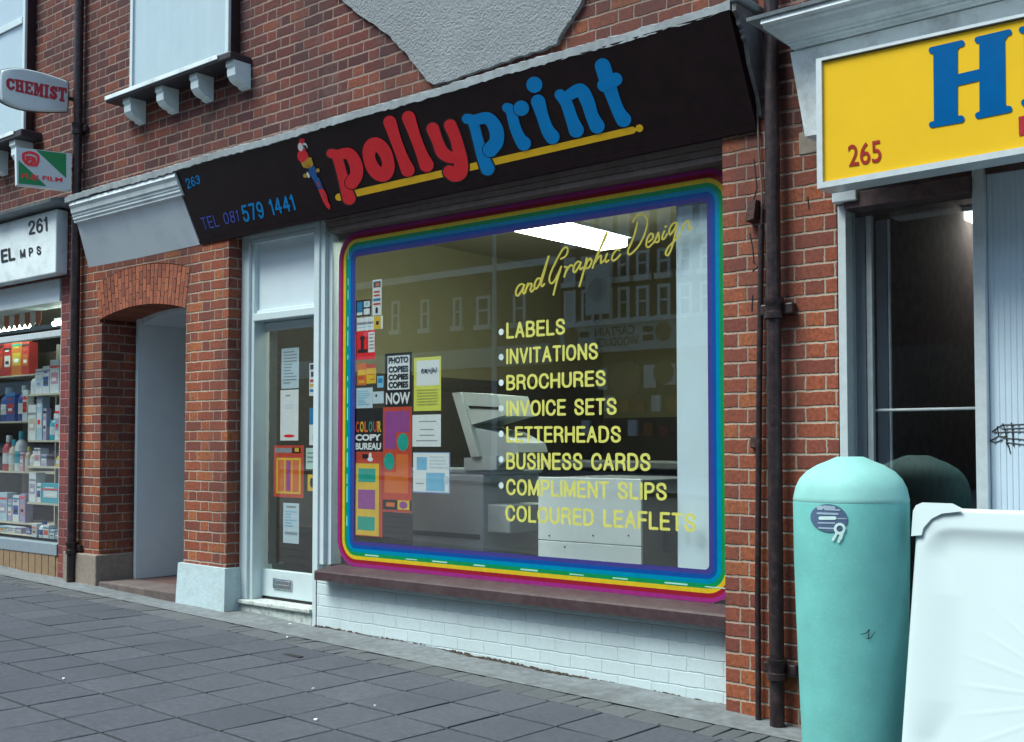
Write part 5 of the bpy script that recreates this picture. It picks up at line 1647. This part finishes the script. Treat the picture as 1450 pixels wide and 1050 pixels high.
mb = MB(); mb.add([fj(a, b, 0.003) for a, b in V], FS)
V, FS = sdf_shape([[(130, 778, 6), (150, 776, 6)], [(132, 776, 6), (136, 798, 6)], [(134, 790, 5), (150, 790, 5)], [(160, 778, 6), (163, 802, 6), (150, 806, 5)], [(172, 782, 5), (175, 806, 5)]], 3.0)
mb.add([fj(a, b, 0.0034) for a, b in V], FS)
mb.build('emblem', SIGNRED, T2)
mb = MB()
e = fj(330, 850, 0.0)
mb.hexa([tuple(fj(*p, 0.002)) for p in ((333, 938), (352, 940), (355, 762), (334, 760))], [tuple(fj(*p, -0.01)) for p in ((333, 938), (352, 940), (355, 762), (334, 760))])
mb.build('end_strip', SIGNW, T2)
mb = MB()
q = fj(300, 830, -0.045)
mb.tube([tuple(q), tuple(q + d1 * 0.35)], 0.015, 8)
mb.build('arm', DARKPAINT, T2)

# ================================================================== right hand shop (265)
H = thing('corner_building', 'brick shop with yellow sign, white fascia and ribbed white panel', 'building', (0.0, 0.2, -0.05))
RX = 6.0
mb = MB()
mb.box(-2.798, RX, 0.0, 0.30, 3.05, 8.2)
mb.box(-2.798, -2.43, 0.0, 0.42, -0.2, 3.049)
W2 = mb.build('brick_wall', UPPER, H)
W2.data.materials.append(PIER)
for p in W2.data.polygons:
    if p.center.z < 3.2:
        p.material_index = 1
mb = MB()
p, q = at(1131, 188, -0.004), at(1162, 214, -0.004)
mb.box(p.x, q.x, -0.006, 0.02, q.z, p.z, 0.004)
mb.build('cement_patch', STONE, W2)
for pts in (((1068, 225), (1070, 245), (1072, 266), (1066, 290)), ((1062, 330), (1066, 350), (1068, 372)), ((1066, 370), (1074, 376), (1066, 384)), ((1066, 418), (1065, 440)), ((1144, 278), (1146, 296))):
    mb = MB()                                                   # open cracks running down the brick joints
    mb.tube([tuple(at(a, b, 0.002)) for a, b in pts], 0.0055, 6)
    mb.build('crack', BLACK, W2)
# fascia
mb = MB()
q = [at(1140, 193, -0.24), Vector((RX, -0.24, 2.975)), Vector((RX, -0.30, 3.40)), at(1119, 74, -0.30)]
mb.hexa([tuple(p) for p in q], [(p.x, -0.002, p.z) for p in q])
FA = mb.build('fascia_board', mat('chalky_white_paint', (0.72, 0.78, 0.79), 0.6, 0.05, 8, bump=0.3, dirt=(0.34, 0.33, 0.32), dscale=6, damt=0.7), H)
prof = [(-0.47, 3.53), (-0.475, 3.505), (-0.45, 3.50), (-0.445, 3.49), (-0.42, 3.485), (-0.395, 3.455), (-0.365, 3.44), (-0.36, 3.43), (-0.345, 3.428), (-0.345, 3.416), (-0.33, 3.414), (-0.325, 3.402), (-0.30, 3.402), (-0.05, 3.402), (-0.05, 3.53)]
mb = MB()
m = len(prof)
mb.add([(-2.60 + min(0.09, max(0, (3.49 - b)) * 1.1), a, b) for a, b in prof] + [(RX, a, b) for a, b in prof], [tuple(range(m)), tuple(range(2 * m - 1, m - 1, -1))] + [(k, m + k, m + (k + 1) % m, (k + 1) % m) for k in range(m)])
mb.build('cornice', CORNICE, H)
mb = MB()
mb.prism([(-0.485, 3.532), (-0.49, 3.548), (-0.30, 3.62), (-0.002, 3.66), (-0.002, 3.532)], lambda p: (-2.67, p[0], p[1]), lambda p: (RX, p[0], p[1]))
mb.build('ledge_flashing', LEAD, H)
# shopfront
mb = MB()
mb.box(-2.425, -2.382, 0.0, 0.12, -0.1, 2.66, 0.003)
xd = at(1380, 500, 0.0).x
xe = at(1397, 500, 0.0).x
mb.box(xd, xe, -0.005, 0.12, -0.1, 2.74, 0.004)
FRM = mb.build('shopfront_frame', ALU, H)
mb = MB()
mb.box(-2.428, -2.30, -0.06, 0.02, 2.665, 2.72, 0.006)
mb.build('shutter_end_bracket', ALU, FRM)
mb = MB()
mb.box(-2.378, xd - 0.002, -0.035, 0.12, 2.63, 2.71, 0.004)
mb.box(-2.378, RX, 0.02, 0.12, 2.715, 2.97)
mb.build('shutter_housing', mat('rusty_brown_housing', (0.085, 0.05, 0.05), 0.5, 0.4, 18, bump=0.3, dirt=(0.15, 0.12, 0.12), dscale=10), H)
mb = MB()
mb.box(-2.38, xd - 0.002, 0.075, 0.081, 0.35, 2.628)
mb.build('window_pane', DARKGLASS, H)
mb = MB()
mb.box(-2.38, xd - 0.002, 0.03, 0.12, -0.1, 0.348)
mb.build('stall_riser', DARKPAINT, H)
mb = MB()                                                       # ribbed panel
x = xe + 0.002
pitch = 0.0265
while x < RX - 0.2:
    a = [(x, 0.035), (x + pitch * 0.55, 0.035), (x + pitch * 0.65, 0.0385), (x + pitch * 0.9, 0.0385), (x + pitch, 0.035)]
    for (xa, ya), (xb, yb) in zip(a, a[1:]):
        mb.quad((xa, ya, -0.1), (xb, yb, -0.1), (xb, yb, 2.714), (xa, ya, 2.714))
    x += pitch
mb.box(xe + 0.003, RX, 0.05, 0.07, -0.1, 2.714)
RP = mb.build('ribbed_panel', mat('ribbed_white_plastic', (0.56, 0.67, 0.76), 0.4, 0.04, 5), H)
mb = MB()
for pts in (((1405, 611), (1413, 605), (1420, 601), (1434, 601), (1456, 600)), ((1405, 611), (1412, 612), (1430, 611), (1456, 611)), ((1418, 607), (1440, 606), (1456, 606)), ((1401, 624), (1408, 621), (1414, 617), (1422, 618), (1426, 616)), ((1401, 624), (1410, 626), (1420, 622)), ((1420, 620), (1440, 621), (1456, 623)), ((1424, 626), (1440, 628), (1456, 630)), ((1420, 599), (1424, 612), (1426, 630)), ((1432, 598), (1434, 612), (1436, 632)), ((1412, 603), (1414, 616)), ((1428, 630), (1431, 642))):
    mb.tube([tuple(at(a, b, 0.034)) for a, b in pts], 0.0030, 6)
mb.build('marker_scribble', BLACK, RP)
room('shop_interior', -2.42, RX, 0.13, 4.2, 0.05, 2.96, [DARKROOM, DARKROOM, CARPET], H)
mb = MB()
mb.box(-2.79, RX, 0.31, 0.36, 3.0, 8.2)
mb.box(-2.79, RX, 0.37, 6.0, 3.05, 8.19)
mb.box(-2.79, -2.44, 0.43, 5.0, -0.2, 3.04)
mb.build('rear_mass', DARKROOM, H)
# window back and uprights just inside the glass
WB = thing('display_partition', 'grey panelled partition just inside the dark shop window', 'partition', (-2.2, 0.25, 0.35))
GP = mat('dim_grey_panel', (0.36, 0.38, 0.44), 0.5, 0.06)
def vstrip(pxa, pxb, y, m, name, d=0.03):
    a, b = at(pxa, 450, y), at(pxb, 450, y)
    mb = MB(); mb.box(a.x, b.x, y, y + d, 0.36, 2.62, 0.003); return mb.build(name, m, WB)
vstrip(1206, 1226, 0.16, GP, 'panel')
vstrip(1227, 1235, 0.15, mat('dim_white_upright', (0.75, 0.80, 0.82), 0.5), 'upright')
vstrip(1241, 1257, 0.30, GP, 'panel')
vstrip(1257.5, 1260.5, 0.29, MATS['dim_white_upright'], 'upright', 0.02)
p, q = at(1232, 581, 0.20), at(1382, 577, 0.20)
mb = MB(); mb.tube([(p.x, 0.20, p.z), (xd, 0.20, p.z - 0.0)], 0.008, 10); mb.build('rail', MATS['dim_white_upright'], WB)
mb = MB(); mb.tube([(p.x - 0.012, 0.20, p.z), (p.x + 0.004, 0.20, p.z)], 0.014, 10); mb.build('rail_knob', MATS['dim_white_upright'], WB)
WS = thing('wall_shelf', 'dim wall shelves holding pale boxes deep in the dark shop', 'shelf', (-1.6, 2.4, 1.6))
for a, b, v in ((1275, 1310, 398), (1338, 1378, 432), (1255, 1302, 437)):
    p, q = at(a, v, 2.4), at(b, v, 2.4)
    mb = MB(); mb.box(p.x, q.x, 2.4, 2.65, p.z - 0.03, p.z); mb.build('shelf_board', MATS['dim_grey_panel'], WS)
for i, (a, b, v, v2) in enumerate(((1276, 1298, 424, 436.5), (1280, 1306, 470, 490), (1310, 1336, 468, 490))):
    p, q = at(a, v2, 2.41), at(b, v, 2.41)
    mb = MB(); mb.box(p.x, q.x, 2.41, 2.6, p.z, q.z, 0.01)
    tag(mb.build('storage_box', MATS['dim_grey_panel']), ('pale box on the lower wall shelf of the dark shop', 'grey box under the wall shelves of the dark shop', 'wider grey box beside the other under the wall shelves')[i], 'box')
LB = thing('ceiling_light', 'square lit ceiling light at the back of the dark shop', 'ceiling light', (at(1365, 280, 2.2).x, 2.2, 2.94))
p = at(1375, 288, 2.2)
mb = MB(); mb.box(p.x - 0.22, p.x + 0.35, 1.9, 2.5, 2.88, 2.925); mb.build('diffuser', emit('dim_fluorescent_glow', (1.0, 0.98, 0.88), 2.0), LB)
mb = MB(); mb.box(p.x - 0.26, p.x + 0.39, 1.86, 2.54, 2.926, 2.955); mb.build('housing', COPIERL, LB)
# yellow sign
Y = thing('yellow_sign', 'yellow box sign with big blue slab serif letters and a white metal frame', 'sign', (-0.5, -0.4, 2.66))
yq = {}
def ys(px, py, o=0.0):
    return at(px, py, -0.42 - o)
L0, L1 = ys(1158, 84), ys(1158, 268)
slope_t = (ys(1450, 20).z - L0.z) / (ys(1450, 20).x - L0.x)
slope_b = (ys(1450, 213).z - L1.z) / (ys(1450, 213).x - L1.x)
SX = 1.0
tz = lambda x: L0.z + slope_t * (x - L0.x)
bz = lambda x: L1.z + slope_b * 0.5 * (x - L1.x)
x0 = (L0.x + L1.x) / 2
mb = MB()
q = [(x0 + 0.012, -0.42, bz(x0) + 0.02), (SX, -0.42, bz(SX) + 0.02), (SX, -0.42, tz(SX) - 0.02), (x0 + 0.012, -0.42, tz(x0) - 0.02)]
mb.hexa(q, [(a, -0.30, c) for a, b, c in q])
mb.build('panel', mat('yellow_sign_plastic', (0.72, 0.455, 0.025), 0.12, 0.03, 5), Y)
mb = MB()
fw = 0.028
def bar(a, b):
    """frame bar between two quads of (x, z)"""
    mb.hexa([(x, -0.435, z) for x, z in a], [(x, -0.29, z) for x, z in a])
bar([(x0, bz(x0)), (x0 + fw, bz(x0) + fw), (x0 + fw, tz(x0) - fw * 0.5), (x0, tz(x0))], 0)
bar([(x0, bz(x0)), (SX, bz(SX)), (SX, bz(SX) + fw), (x0 + fw, bz(x0) + fw)], 0)
bar([(x0 + fw, tz(x0) - fw * 0.5), (SX, tz(SX) - fw * 0.5), (SX, tz(SX)), (x0, tz(x0))], 0)
mb.build('frame', ALU, Y)
mb = MB()
text_into(mb, '265', [ys(900 + 796 / 2.636, 622 / 2.636, 0.003), ys(900 + 918 / 2.636, 603 / 2.636, 0.003), ys(900 + 914 / 2.636, 519 / 2.636, 0.003), ys(900 + 791 / 2.636, 541 / 2.636, 0.003)], bold=0.01)
mb.build('house_number', mat('sign_maroon', (0.28, 0.02, 0.012), 0.35), Y)
kk = 4.5625
def yc(V, o=0.003):
    return [ys(1290 + a / kk, 20 + b / kk, o) for a, b in V]
# H: round ended slab serifs
V, FS = sdf_shape([[(135, 232, 22), (325, 188, 22)], [(135, 712, 20), (322, 676, 24)], [(432, 165, 22), (632, 116, 20)], [(435, 652, 22), (632, 612, 22)],
                   [(150, 225, 8), (170, 250, 8)], [(310, 195, 15), (295, 225, 8)], [(165, 690, 14), (150, 672, 5)], [(300, 670, 14), (295, 640, 6)],
                   [(450, 160, 16), (452, 200, 8)], [(610, 130, 20), (600, 165, 8)], [(455, 645, 18), (450, 610, 6)], [(605, 605, 20), (600, 570, 8)]], 4.0,
                  polys=[[(143, 225), (302, 190), (302, 690), (148, 715)], [(440, 160), (607, 122), (612, 615), (442, 655)], [(298, 386), (444, 352), (444, 428), (298, 462)]])
mb = MB(); mb.add(yc(V), FS); mb.build('letter', DEEPBLUE, Y)
V, FS = sdf_shape([[(718, 100, 22), (900, 55, 22)], [(735, 570, 24), (915, 535, 24)]], 4.0, polys=[[(728, 95), (890, 58), (895, 545), (734, 580)]])
mb = MB(); mb.add(yc(V), FS); mb.build('letter', DEEPBLUE, Y)
V, FS = sdf_shape([], 4.0, polys=[[(694, 662), (860, 625), (860, 750), (698, 785)]])
mb = MB(); mb.add(yc(V), FS); mb.build('letter_block', mat('sign_brick_red', (0.33, 0.02, 0.03), 0.35), Y)

# ================================================================== hot water cylinder
CX, CY = -2.22, -0.345
g0 = gz(CX, CY)
K = thing('water_cylinder', 'turquoise foam lagged hot water cylinder standing against the brick pier', 'water cylinder', (CX, CY, g0))
prof = [(0.0, 0.0), (0.225, 0.0), (0.235, 0.01), (0.243, 0.15), (0.252, 0.4), (0.262, 0.7), (0.268, 0.95), (0.270, 1.185), (0.268, 1.195), (0.2705, 1.203), (0.268, 1.215), (0.258, 1.26), (0.238, 1.30), (0.205, 1.335), (0.155, 1.365), (0.105, 1.385), (0.072, 1.40), (0.06, 1.404), (0.0, 1.404)]
n = 64
def lathe(prof, cx, cy, z0, wob=0.0, sc=0.975):
    prof = [(r * sc, z) for r, z in prof]
    mb = MB()
    vs = []
    for i, (r, z) in enumerate(prof):
        for k in range(n):
            a = 2 * math.pi * k / n
            rr = r * (1 + wob * (math.sin(3 * a + z * 2) + 0.6 * math.sin(5 * a - z * 5 + 1)))
            vs.append((cx + rr * math.cos(a), cy + rr * math.sin(a), z0 + z))
    fs = [(i * n + k, i * n + (k + 1) % n, (i + 1) * n + (k + 1) % n, (i + 1) * n + k) for i in range(len(prof) - 1) for k in range(n)]
    return mb.add(vs, fs)
def foam_mat(name, c, spot):
    m = bpy.data.materials.new(name)
    t = NT(m)
    pos = t.new('ShaderNodeNewGeometry').outputs['Position']
    n1, n2 = t.noise(pos, 5, 5, 0.6), t.noise(pos, 70, 3, 0.5)
    cc = t.ramp(n1.outputs['Fac'], [(0.3, tuple(v * 0.9 for v in c)), (0.7, tuple(v * 1.1 for v in c))])
    cc = t.mix(t.ramp(n2.outputs['Fac'], [(0.62, 0.0), (0.75, 0.5)]), cc, spot)
    t.link(cc, t.b.inputs['Base Color'])
    t.b.inputs['Roughness'].default_value = 0.62
    t.b.inputs['Specular IOR Level'].default_value = 0.25
    t.b.inputs['Subsurface Weight'].default_value = 0.0
    t.bump(t.m('ADD', n2.outputs['Fac'], t.m('MULTIPLY', n1.outputs['Fac'], 1.0)), 0.3, 0.0025)
    return m
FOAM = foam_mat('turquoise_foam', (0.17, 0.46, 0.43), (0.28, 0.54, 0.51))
FOAM_LIT = foam_mat('lit_turquoise_foam', (0.25, 0.50, 0.47), (0.34, 0.57, 0.54))  # same foam coloured paler for the top, as if lit from above
cut = 7
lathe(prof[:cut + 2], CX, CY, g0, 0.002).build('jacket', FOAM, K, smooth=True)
lathe(prof[cut + 1:], CX, CY, g0, 0.002).build('domed_top', FOAM_LIT, K, smooth=True)
def cyl(px, py, o=0.004):
    d = ray(px, py)
    # radius grows with height; iterate
    r = 0.262
    for _ in range(4):
        ex, ey = CAM.x - CX, CAM.y - CY
        A_, B_, C_ = d.x ** 2 + d.y ** 2, 2 * (d.x * ex + d.y * ey), ex * ex + ey * ey - (r + o) ** 2
        t = (-B_ - math.sqrt(max(0, B_ * B_ - 4 * A_ * C_))) / (2 * A_)
        P_ = CAM + d * t
        z = P_.z - g0
        r = 0.2375 + (0.2635 - 0.2375) * max(0, min(1, z / 1.185)) ** 0.8
    return P_
def stick(strokes, o, polys=(), step=6, cut=()):
    V, FS = sdf_shape(strokes, step, polys=polys, cut=cut, merge=False)
    return [cyl(1130 + a / 10.5, 690 + b / 10.5, o) for a, b in V], FS
mb = MB()
mb.k = 0
mb.add(*stick([], 0.004, polys=[ell(460, 455, 278, 208, 8, 30)], step=18))
mb.k = 1
for a, b, c, e, w in ((310, 300, 345, 300, 32), (390, 290, 530, 300, 24), (400, 325, 620, 335, 12), (290, 382, 590, 395, 14), (300, 525, 540, 530, 11), (310, 600, 530, 610, 12), (590, 462, 720, 462, 8)):
    mb.add(*stick([[(a, b, w), (c, e, w)]], 0.0055, step=8))
mb.k = 2
mb.add(*stick([[(330, 455, 26), (545, 455, 26)]], 0.0058, step=8))
mb.add(*stick([[(620 + 68 * math.cos(R(t)), 612 + 68 * math.sin(R(t)), 20) for t in range(0, 361, 20)], [(575, 680, 18), (520, 775, 20)], [(640, 690, 18), (605, 800, 22)], [(660, 690, 16), (640, 760, 16)]], 0.0072, step=8))
mb.build('paper_label', [mat('slate_blue_label', (0.085, 0.13, 0.22), 0.5, 0.08), mat('label_grey_print', (0.33, 0.43, 0.52), 0.5), mat('label_white_print', (0.56, 0.74, 0.72), 0.5)], K)
mb = MB()
for st in ([(1219, 898, 0.5), (1224, 897, 0.55), (1228, 895, 0.6), (1231, 891, 0.6), (1230, 897, 0.55), (1230, 904, 0.6)], [(1227, 904, 0.5), (1233, 903, 0.55), (1239, 894, 0.5)]):
    V, FS = sdf_shape([smooth_path(st, 4)], 0.3)
    mb.add([cyl(a, b, 0.004) for a, b in V], FS)
mb.build('pen_mark', BLACK, K)

# ================================================================== shower tray leaning on the shopfront
TB = Vector((-1.90, -0.63, gz(-1.9, -0.63)))
TT = Vector((-1.90, -0.36, 1.165))
td = (TT - TB).normalized()
tn = Vector((0, -td.z, td.y))                                   # out of the face, towards the street
TL_ = (TT - TB).length
TW = 1.25
def tp(s, t, o):
    return TB + Vector((s, 0, 0)) + td * t + tn * o
TR = thing('shower_tray', 'white acrylic shower tray with raised corners leaning beside the turquoise cylinder', 'shower tray', tuple(TB))
ACR = mat('white_acrylic', (0.54, 0.63, 0.64), 0.22, 0.015, 3, spec=0.5)
N1, N2 = 150, 150
def height(s, t):
    ds = min(s, TW - s)
    dt = min(t, TL_ - t)
    c = 0.15                                                    # round the well's corners
    e = min(ds - 0.022, dt - 0.085)
    if ds < c + 0.022 and dt < c + 0.085:
        e = c - math.hypot(c + 0.022 - ds, c + 0.085 - dt)
    k = max(0, min(1, e / (0.05 + 0.16 * max(0, min(1, (dt - 0.08) / 0.3)))))
    k = k * k * (3 - 2 * k)
    h = -0.026 * k
    a = math.atan2(t - 0.38 * TL_, s - 0.60 * TW)
    r = math.hypot(t - 0.38 * TL_, s - 0.60 * TW)
    w = abs(math.sin(a * 14 + 0.4 * math.sin(a * 3)))
    amp = 0.0015 * max(0, min(1, (r - 0.08) / 0.1)) * max(0, min(1, (0.56 - r) / 0.16))
    h += amp * k * max(0, 1 - (w / 0.30)) ** 0.8
    # raised corner blocks
    for cs, ct in ((ds, dt),):
        b = min(0.135 - cs, 0.125 - ct)
        if b > 0:
            h += 0.004 * min(1, b / 0.05)
    edge = min(s, TW - s, t, TL_ - t)
    h -= 0.012 * max(0, 1 - edge / 0.014) ** 2
    return h
mb = MB()
vs = [tp(TW * i / N1, TL_ * j / N2, height(TW * i / N1, TL_ * j / N2)) for j in range(N2 + 1) for i in range(N1 + 1)]
mb.add(vs, [(j * (N1 + 1) + i, j * (N1 + 1) + i + 1, (j + 1) * (N1 + 1) + i + 1, (j + 1) * (N1 + 1) + i) for j in range(N2) for i in range(N1)])
# turned-down skirt
ring = [(i, 0) for i in range(N1)] + [(N1, j) for j in range(N2)] + [(i, N2) for i in range(N1, 0, -1)] + [(0, j) for j in range(N2, 0, -1)]
f_ = []
for i, j in ring:
    s, t = TW * i / N1, TL_ * j / N2
    cblk = 0.018 if min(s, TW - s) < 0.135 and min(t, TL_ - t) < 0.125 else 0.0
    f_.append((s, t, cblk))
k = len(ring)
mb.add([tp(s, t, height(s, t)) for s, t, c in f_] + [tp(s, t, -0.06) for s, t, c in f_], [(i, (i + 1) % k, k + (i + 1) % k, k + i) for i in range(k)] )
mb.add([tp(0.004, 0.004, -0.055), tp(TW - 0.004, 0.004, -0.055), tp(TW - 0.004, TL_ - 0.004, -0.055), tp(0.004, TL_ - 0.004, -0.055)], [(0, 1, 2, 3)])
mb.build('tray', ACR, TR, smooth=True)
# corner caps stand a little proud of the rim edge
for s0, t0, sgn, tsg in ((-0.006, TL_ + 0.010, 1, -1), (-0.006, -0.0, 1, 1)):
    o = [(0, 0.035), (0.01, 0.012), (0.035, 0), (0.165, 0), (0.19, 0.012), (0.198, 0.022), (0.12, 0.034), (0.075, 0.06), (0.04, 0.105), (0.034, 0.135), (0, 0.14)]
    P_ = [(s0 + sgn * a, t0 + tsg * b) for a, b in o]
    mb = MB()
    mb.prism(P_, lambda p: tp(p[0], p[1], 0.016), lambda p: tp(p[0], p[1], -0.064))
    cap = mb.build('corner_cap', ACR, TR)
    bv = cap.modifiers.new('bevel', 'BEVEL'); bv.width = 0.008; bv.segments = 3; bv.limit_method = 'ANGLE'

# ================================================================== across the street (seen mirrored in the windows)
YF = -22.0
VIRT = 0.38 - YF
def far(px, py):
    p = at(px, py, VIRT)
    return p.x, p.z
FARW = mat('far_white_paint', (0.78, 0.80, 0.78), 0.5, 0.05)
FARG = mat('far_dark_window', (0.03, 0.032, 0.034), 0.1, 0.1)
FARB = mat('far_pale_blind', (0.60, 0.65, 0.65), 0.8, 0.05)
xs0 = far(796, 480)[0]
RB = thing('far_brick_building', 'dark brick terrace across the street mirrored in the shop window', 'building', ((xs0 - 4), YF - 3, 0))
xr = 16.0
mb = MB(); mb.box(xs0, xr, YF - 8, YF, -0.5, 14.5); mb.build('wall', FARBRICK, RB)
def fwin(a, b, v0, v1, parent, blind=False):
    xa, z1 = far(a, v0)
    xb, _ = far(b, v0)
    _, z0 = far((a + b) / 2, v1)
    _, z1 = far((a + b) / 2, v0)
    mb = MB()
    t = 0.09
    mb.box(xa, xa + t, YF + 0.002, YF + 0.06, z0, z1); mb.box(xb - t, xb, YF + 0.002, YF + 0.06, z0, z1)
    mb.box(xa + t, xb - t, YF + 0.002, YF + 0.06, z1 - t, z1); mb.box(xa - 0.06, xb + 0.06, YF + 0.002, YF + 0.14, z0 - 0.16, z0 - 0.002)
    mb.box(xa + t, xb - t, YF + 0.002, YF + 0.06, (z0 + z1) / 2 - 0.03, (z0 + z1) / 2 + 0.03)
    w = mb.build('window', FARW, parent)
    mb = MB(); mb.box(xa + t, xb - t, YF + 0.001, YF + 0.03, z0, z1 - t); mb.build('pane', FARB if blind else FARG, w)
for a, b, bl in ((775, 791, 1), (800, 816, 1), (824.5, 842, 0), (850, 868, 0), (876, 892, 0), (902, 920, 0), (932, 950, 0), (962, 981, 0), (992, 1011, 0), (1022, 1042, 0)):
    dv = -(a - 876) * 0.075
    if a > 790:
        fwin(a, b, 406 + dv, 450 + dv, RB, bl)
        fwin(a, b, 357 + dv * 1.4, 392 + dv * 1.4, RB, bl)
        fwin(a, b, 303 + dv * 1.7, 336 + dv * 1.7, RB, True)
xa, zt = far(802, 466); xb = xr - 0.5
_, zb = far(802, 503)
mb = MB(); mb.box(xs0 + 0.1, far(1060, 440)[0], YF + 0.002, YF + 0.25, zb, zt); FSN = mb.build('shop_fascia', mat('far_pale_fascia', (0.48, 0.54, 0.54), 0.6), RB)
mb = MB(); mb.box(xs0 + 0.02, far(1060, 440)[0] + 0.1, YF + 0.002, YF + 0.35, zt, zt + 0.12); mb.build('cornice', FARW, RB)
FARP = mat('far_brown_print', (0.035, 0.03, 0.03), 0.6)
def far_text(s, a0, a1, v0a, v0b, v1a, v1b):
    """mirrored in the glass: real lettering reads from the far end"""
    xa, xb = far(a0, 480)[0], far(a1, 480)[0]
    zt, zb = far(a1, v1a)[1], far(a1, v1b)[1]
    mb = MB()
    text_into(mb, s, [(xb, YF + 0.256, zb), (xa, YF + 0.256, zb), (xa, YF + 0.256, zt), (xb, YF + 0.256, zt)], bold=0.02)
    mb.build('lettering', FARP, FSN)
far_text('CAPTAIN', 849, 905.5, 463, 477, 460.5, 473.5)
far_text('WOODUCK', 849, 911, 479, 492, 475.5, 488.5)
for a, b, v0, v1 in ((828, 841, 471, 479), (917, 932, 463, 471), (917, 932, 475, 483)):
    xa, z1 = far(a, v0); xb, _ = far(b, v0); _, z0 = far(a, v1)
    mb = MB(); mb.box(xa, xb, YF + 0.251, YF + 0.255, z0, z1); mb.build('price_block', FARP, FSN)
for c, v in ((816, 478), (946, 470)):
    x, z = far(c, v)
    mb = MB(); mb.tube([(x, YF + 0.24, z), (x, YF + 0.256, z)], 0.28, 20); mb.build('roundel', mat('far_ochre_print', (0.25, 0.17, 0.09), 0.6), FSN)
x0_, z0_ = far(796, 612)[0], 0.1
mb = MB(); mb.box(xs0 + 0.4, xr - 1, YF + 0.002, YF + 0.05, gz(0, YF) + 0.3, far(802, 518)[1]); SW = mb.build('shop_window', FARG, RB)
for a, b, v0, v1, mm in ((848, 861, 522, 552, FARW), (870, 905, 520, 552, FARW), (913, 930, 517, 549, FARW), (940, 958, 515, 545, FARW)):
    xa, z1 = far(a, v0); xb, _ = far(b, v0); _, z0 = far(a, v1)
    mb = MB(); mb.box(xa, xb, YF + 0.052, YF + 0.06, z0, z1); mb.build('window_bill', mm, SW)
for c, v, rr in ((887, 537, 0.55), (941, 527, 0.35)):
    x, z = far(c, v)
    mb = MB(); mb.tube([(x, YF + 0.05, z), (x, YF + 0.07, z)], rr, 24); mb.build('window_roundel', MATS['far_ochre_print'], SW)
for i, (a, b, v, mm) in enumerate(((800, 960, 590, 'far_brown_print'), (800, 960, 625, 'far_brown_print'))):
    xa, z = far(a, v); xb, _ = far(b, v)
    mb = MB(); mb.box(xa, xb, YF + 0.052, YF + 0.2, z, z + 0.1); mb.build('display_board', FARG, SW)
for i in range(14):
    c = 806 + i * 11
    x, z = far(c, 588 if i % 2 else 622)
    mb = MB(); mb.box(x, x + 0.30, YF + 0.06, YF + 0.18, z + 0.105, z + 0.38 + 0.1 * (i % 3)); mb.build('window_goods', (mat('far_red_goods', (0.28, 0.03, 0.03)), mat('far_orange_goods', (0.36, 0.14, 0.03)), FARW)[i % 3], SW)
# hanging sign on the far building
x, z = far(861, 412)
HS = thing('hanging_sign', 'pale hanging sign on the dark brick terrace across the street', 'sign', (x, YF + 0.5, z))
mb = MB(); mb.box(x - 0.45, x + 0.45, YF + 0.45, YF + 0.55, z - 0.75, z + 0.75, 0.02); mb.build('board', FARB, HS)
mb = MB(); mb.tube([(x, YF + 0.56, z), (x, YF + 0.57, z)], 0.34, 20); mb.build('emblem', mat('far_grey_emblem', (0.38, 0.42, 0.43)), HS)
mb = MB(); mb.tube([(x, YF, z + 0.85), (x, YF + 0.6, z + 0.85)], 0.03, 8); mb.build('bracket', BLACK, HS)
# paler building to the left of it
x1_ = xs0 - 0.05
LBD = thing('far_pale_building', 'yellow brick terrace across the street mirrored in the shop window', 'building', (x1_ - 10, YF - 3, 0))
mb = MB(); mb.box(-75, x1_, YF - 8, YF, -0.5, 14.0); mb.build('wall', FARPALE, LBD)
zc = far(600, 393)[1]
mb = MB(); mb.box(-75, x1_ - 0.1, YF + 0.002, YF + 0.14, zc - 0.12, zc + 0.1); mb.build('string_course', FARW, LBD)
for a, b in ((556, 567), (597, 609), (643, 655), (676, 695), (728, 745), (520, 530)):
    dv = (675 - a) * 0.062
    fwin(a, b, 419 + dv, 460 + dv, LBD)
zt, zb = far(660, 495)[1], far(660, 522)[1]
mb = MB(); mb.box(-70, x1_ - 0.3, YF + 0.002, YF + 0.2, zb, zt); mb.build('shop_fascia', MATS['far_pale_fascia'], LBD)
zt, zb = far(660, 543)[1], far(660, 552)[1]
mb = MB(); mb.box(-70, x1_ - 0.3, YF + 0.002, YF + 1.3, zb, zt); mb.build('awning', FARP, LBD)
mb = MB(); mb.box(-70, x1_ - 0.3, YF + 0.002, YF + 0.05, 1.0, zb - 0.1); mb.build('shop_window', FARG, LBD)
# lamp post on the far side of the road
xl, _ = at(700, 430, 0.38 + 15.6).x, 0
zl = at(700, 318, 0.38 + 15.6).z
LP = thing('lamp_post', 'grey lamp post across the road mirrored in the shop window', 'lamp post', (xl, -15.6, gz(xl, -15.6)))
mb = MB(); mb.tube([(xl, -15.6, gz(xl, -15.6) - 0.1), (xl, -15.6, 1.2), (xl, -15.6, 1.25), (xl, -15.6, zl)], [0.11, 0.10, 0.075, 0.05], 12); mb.build('column', FARB, LP)
mb = MB(); mb.tube([(xl, -15.6, zl), (xl, -15.6, zl + 1.2), (xl, -15.2, zl + 1.7), (xl, -14.2, zl + 1.8)], 0.035, 10); mb.build('arm', FARB, LP)
mb = MB(); mb.box(xl - 0.14, xl + 0.14, -14.6, -13.9, zl + 1.72, zl + 1.86, 0.03); mb.build('lamp_head', FARW, LP)
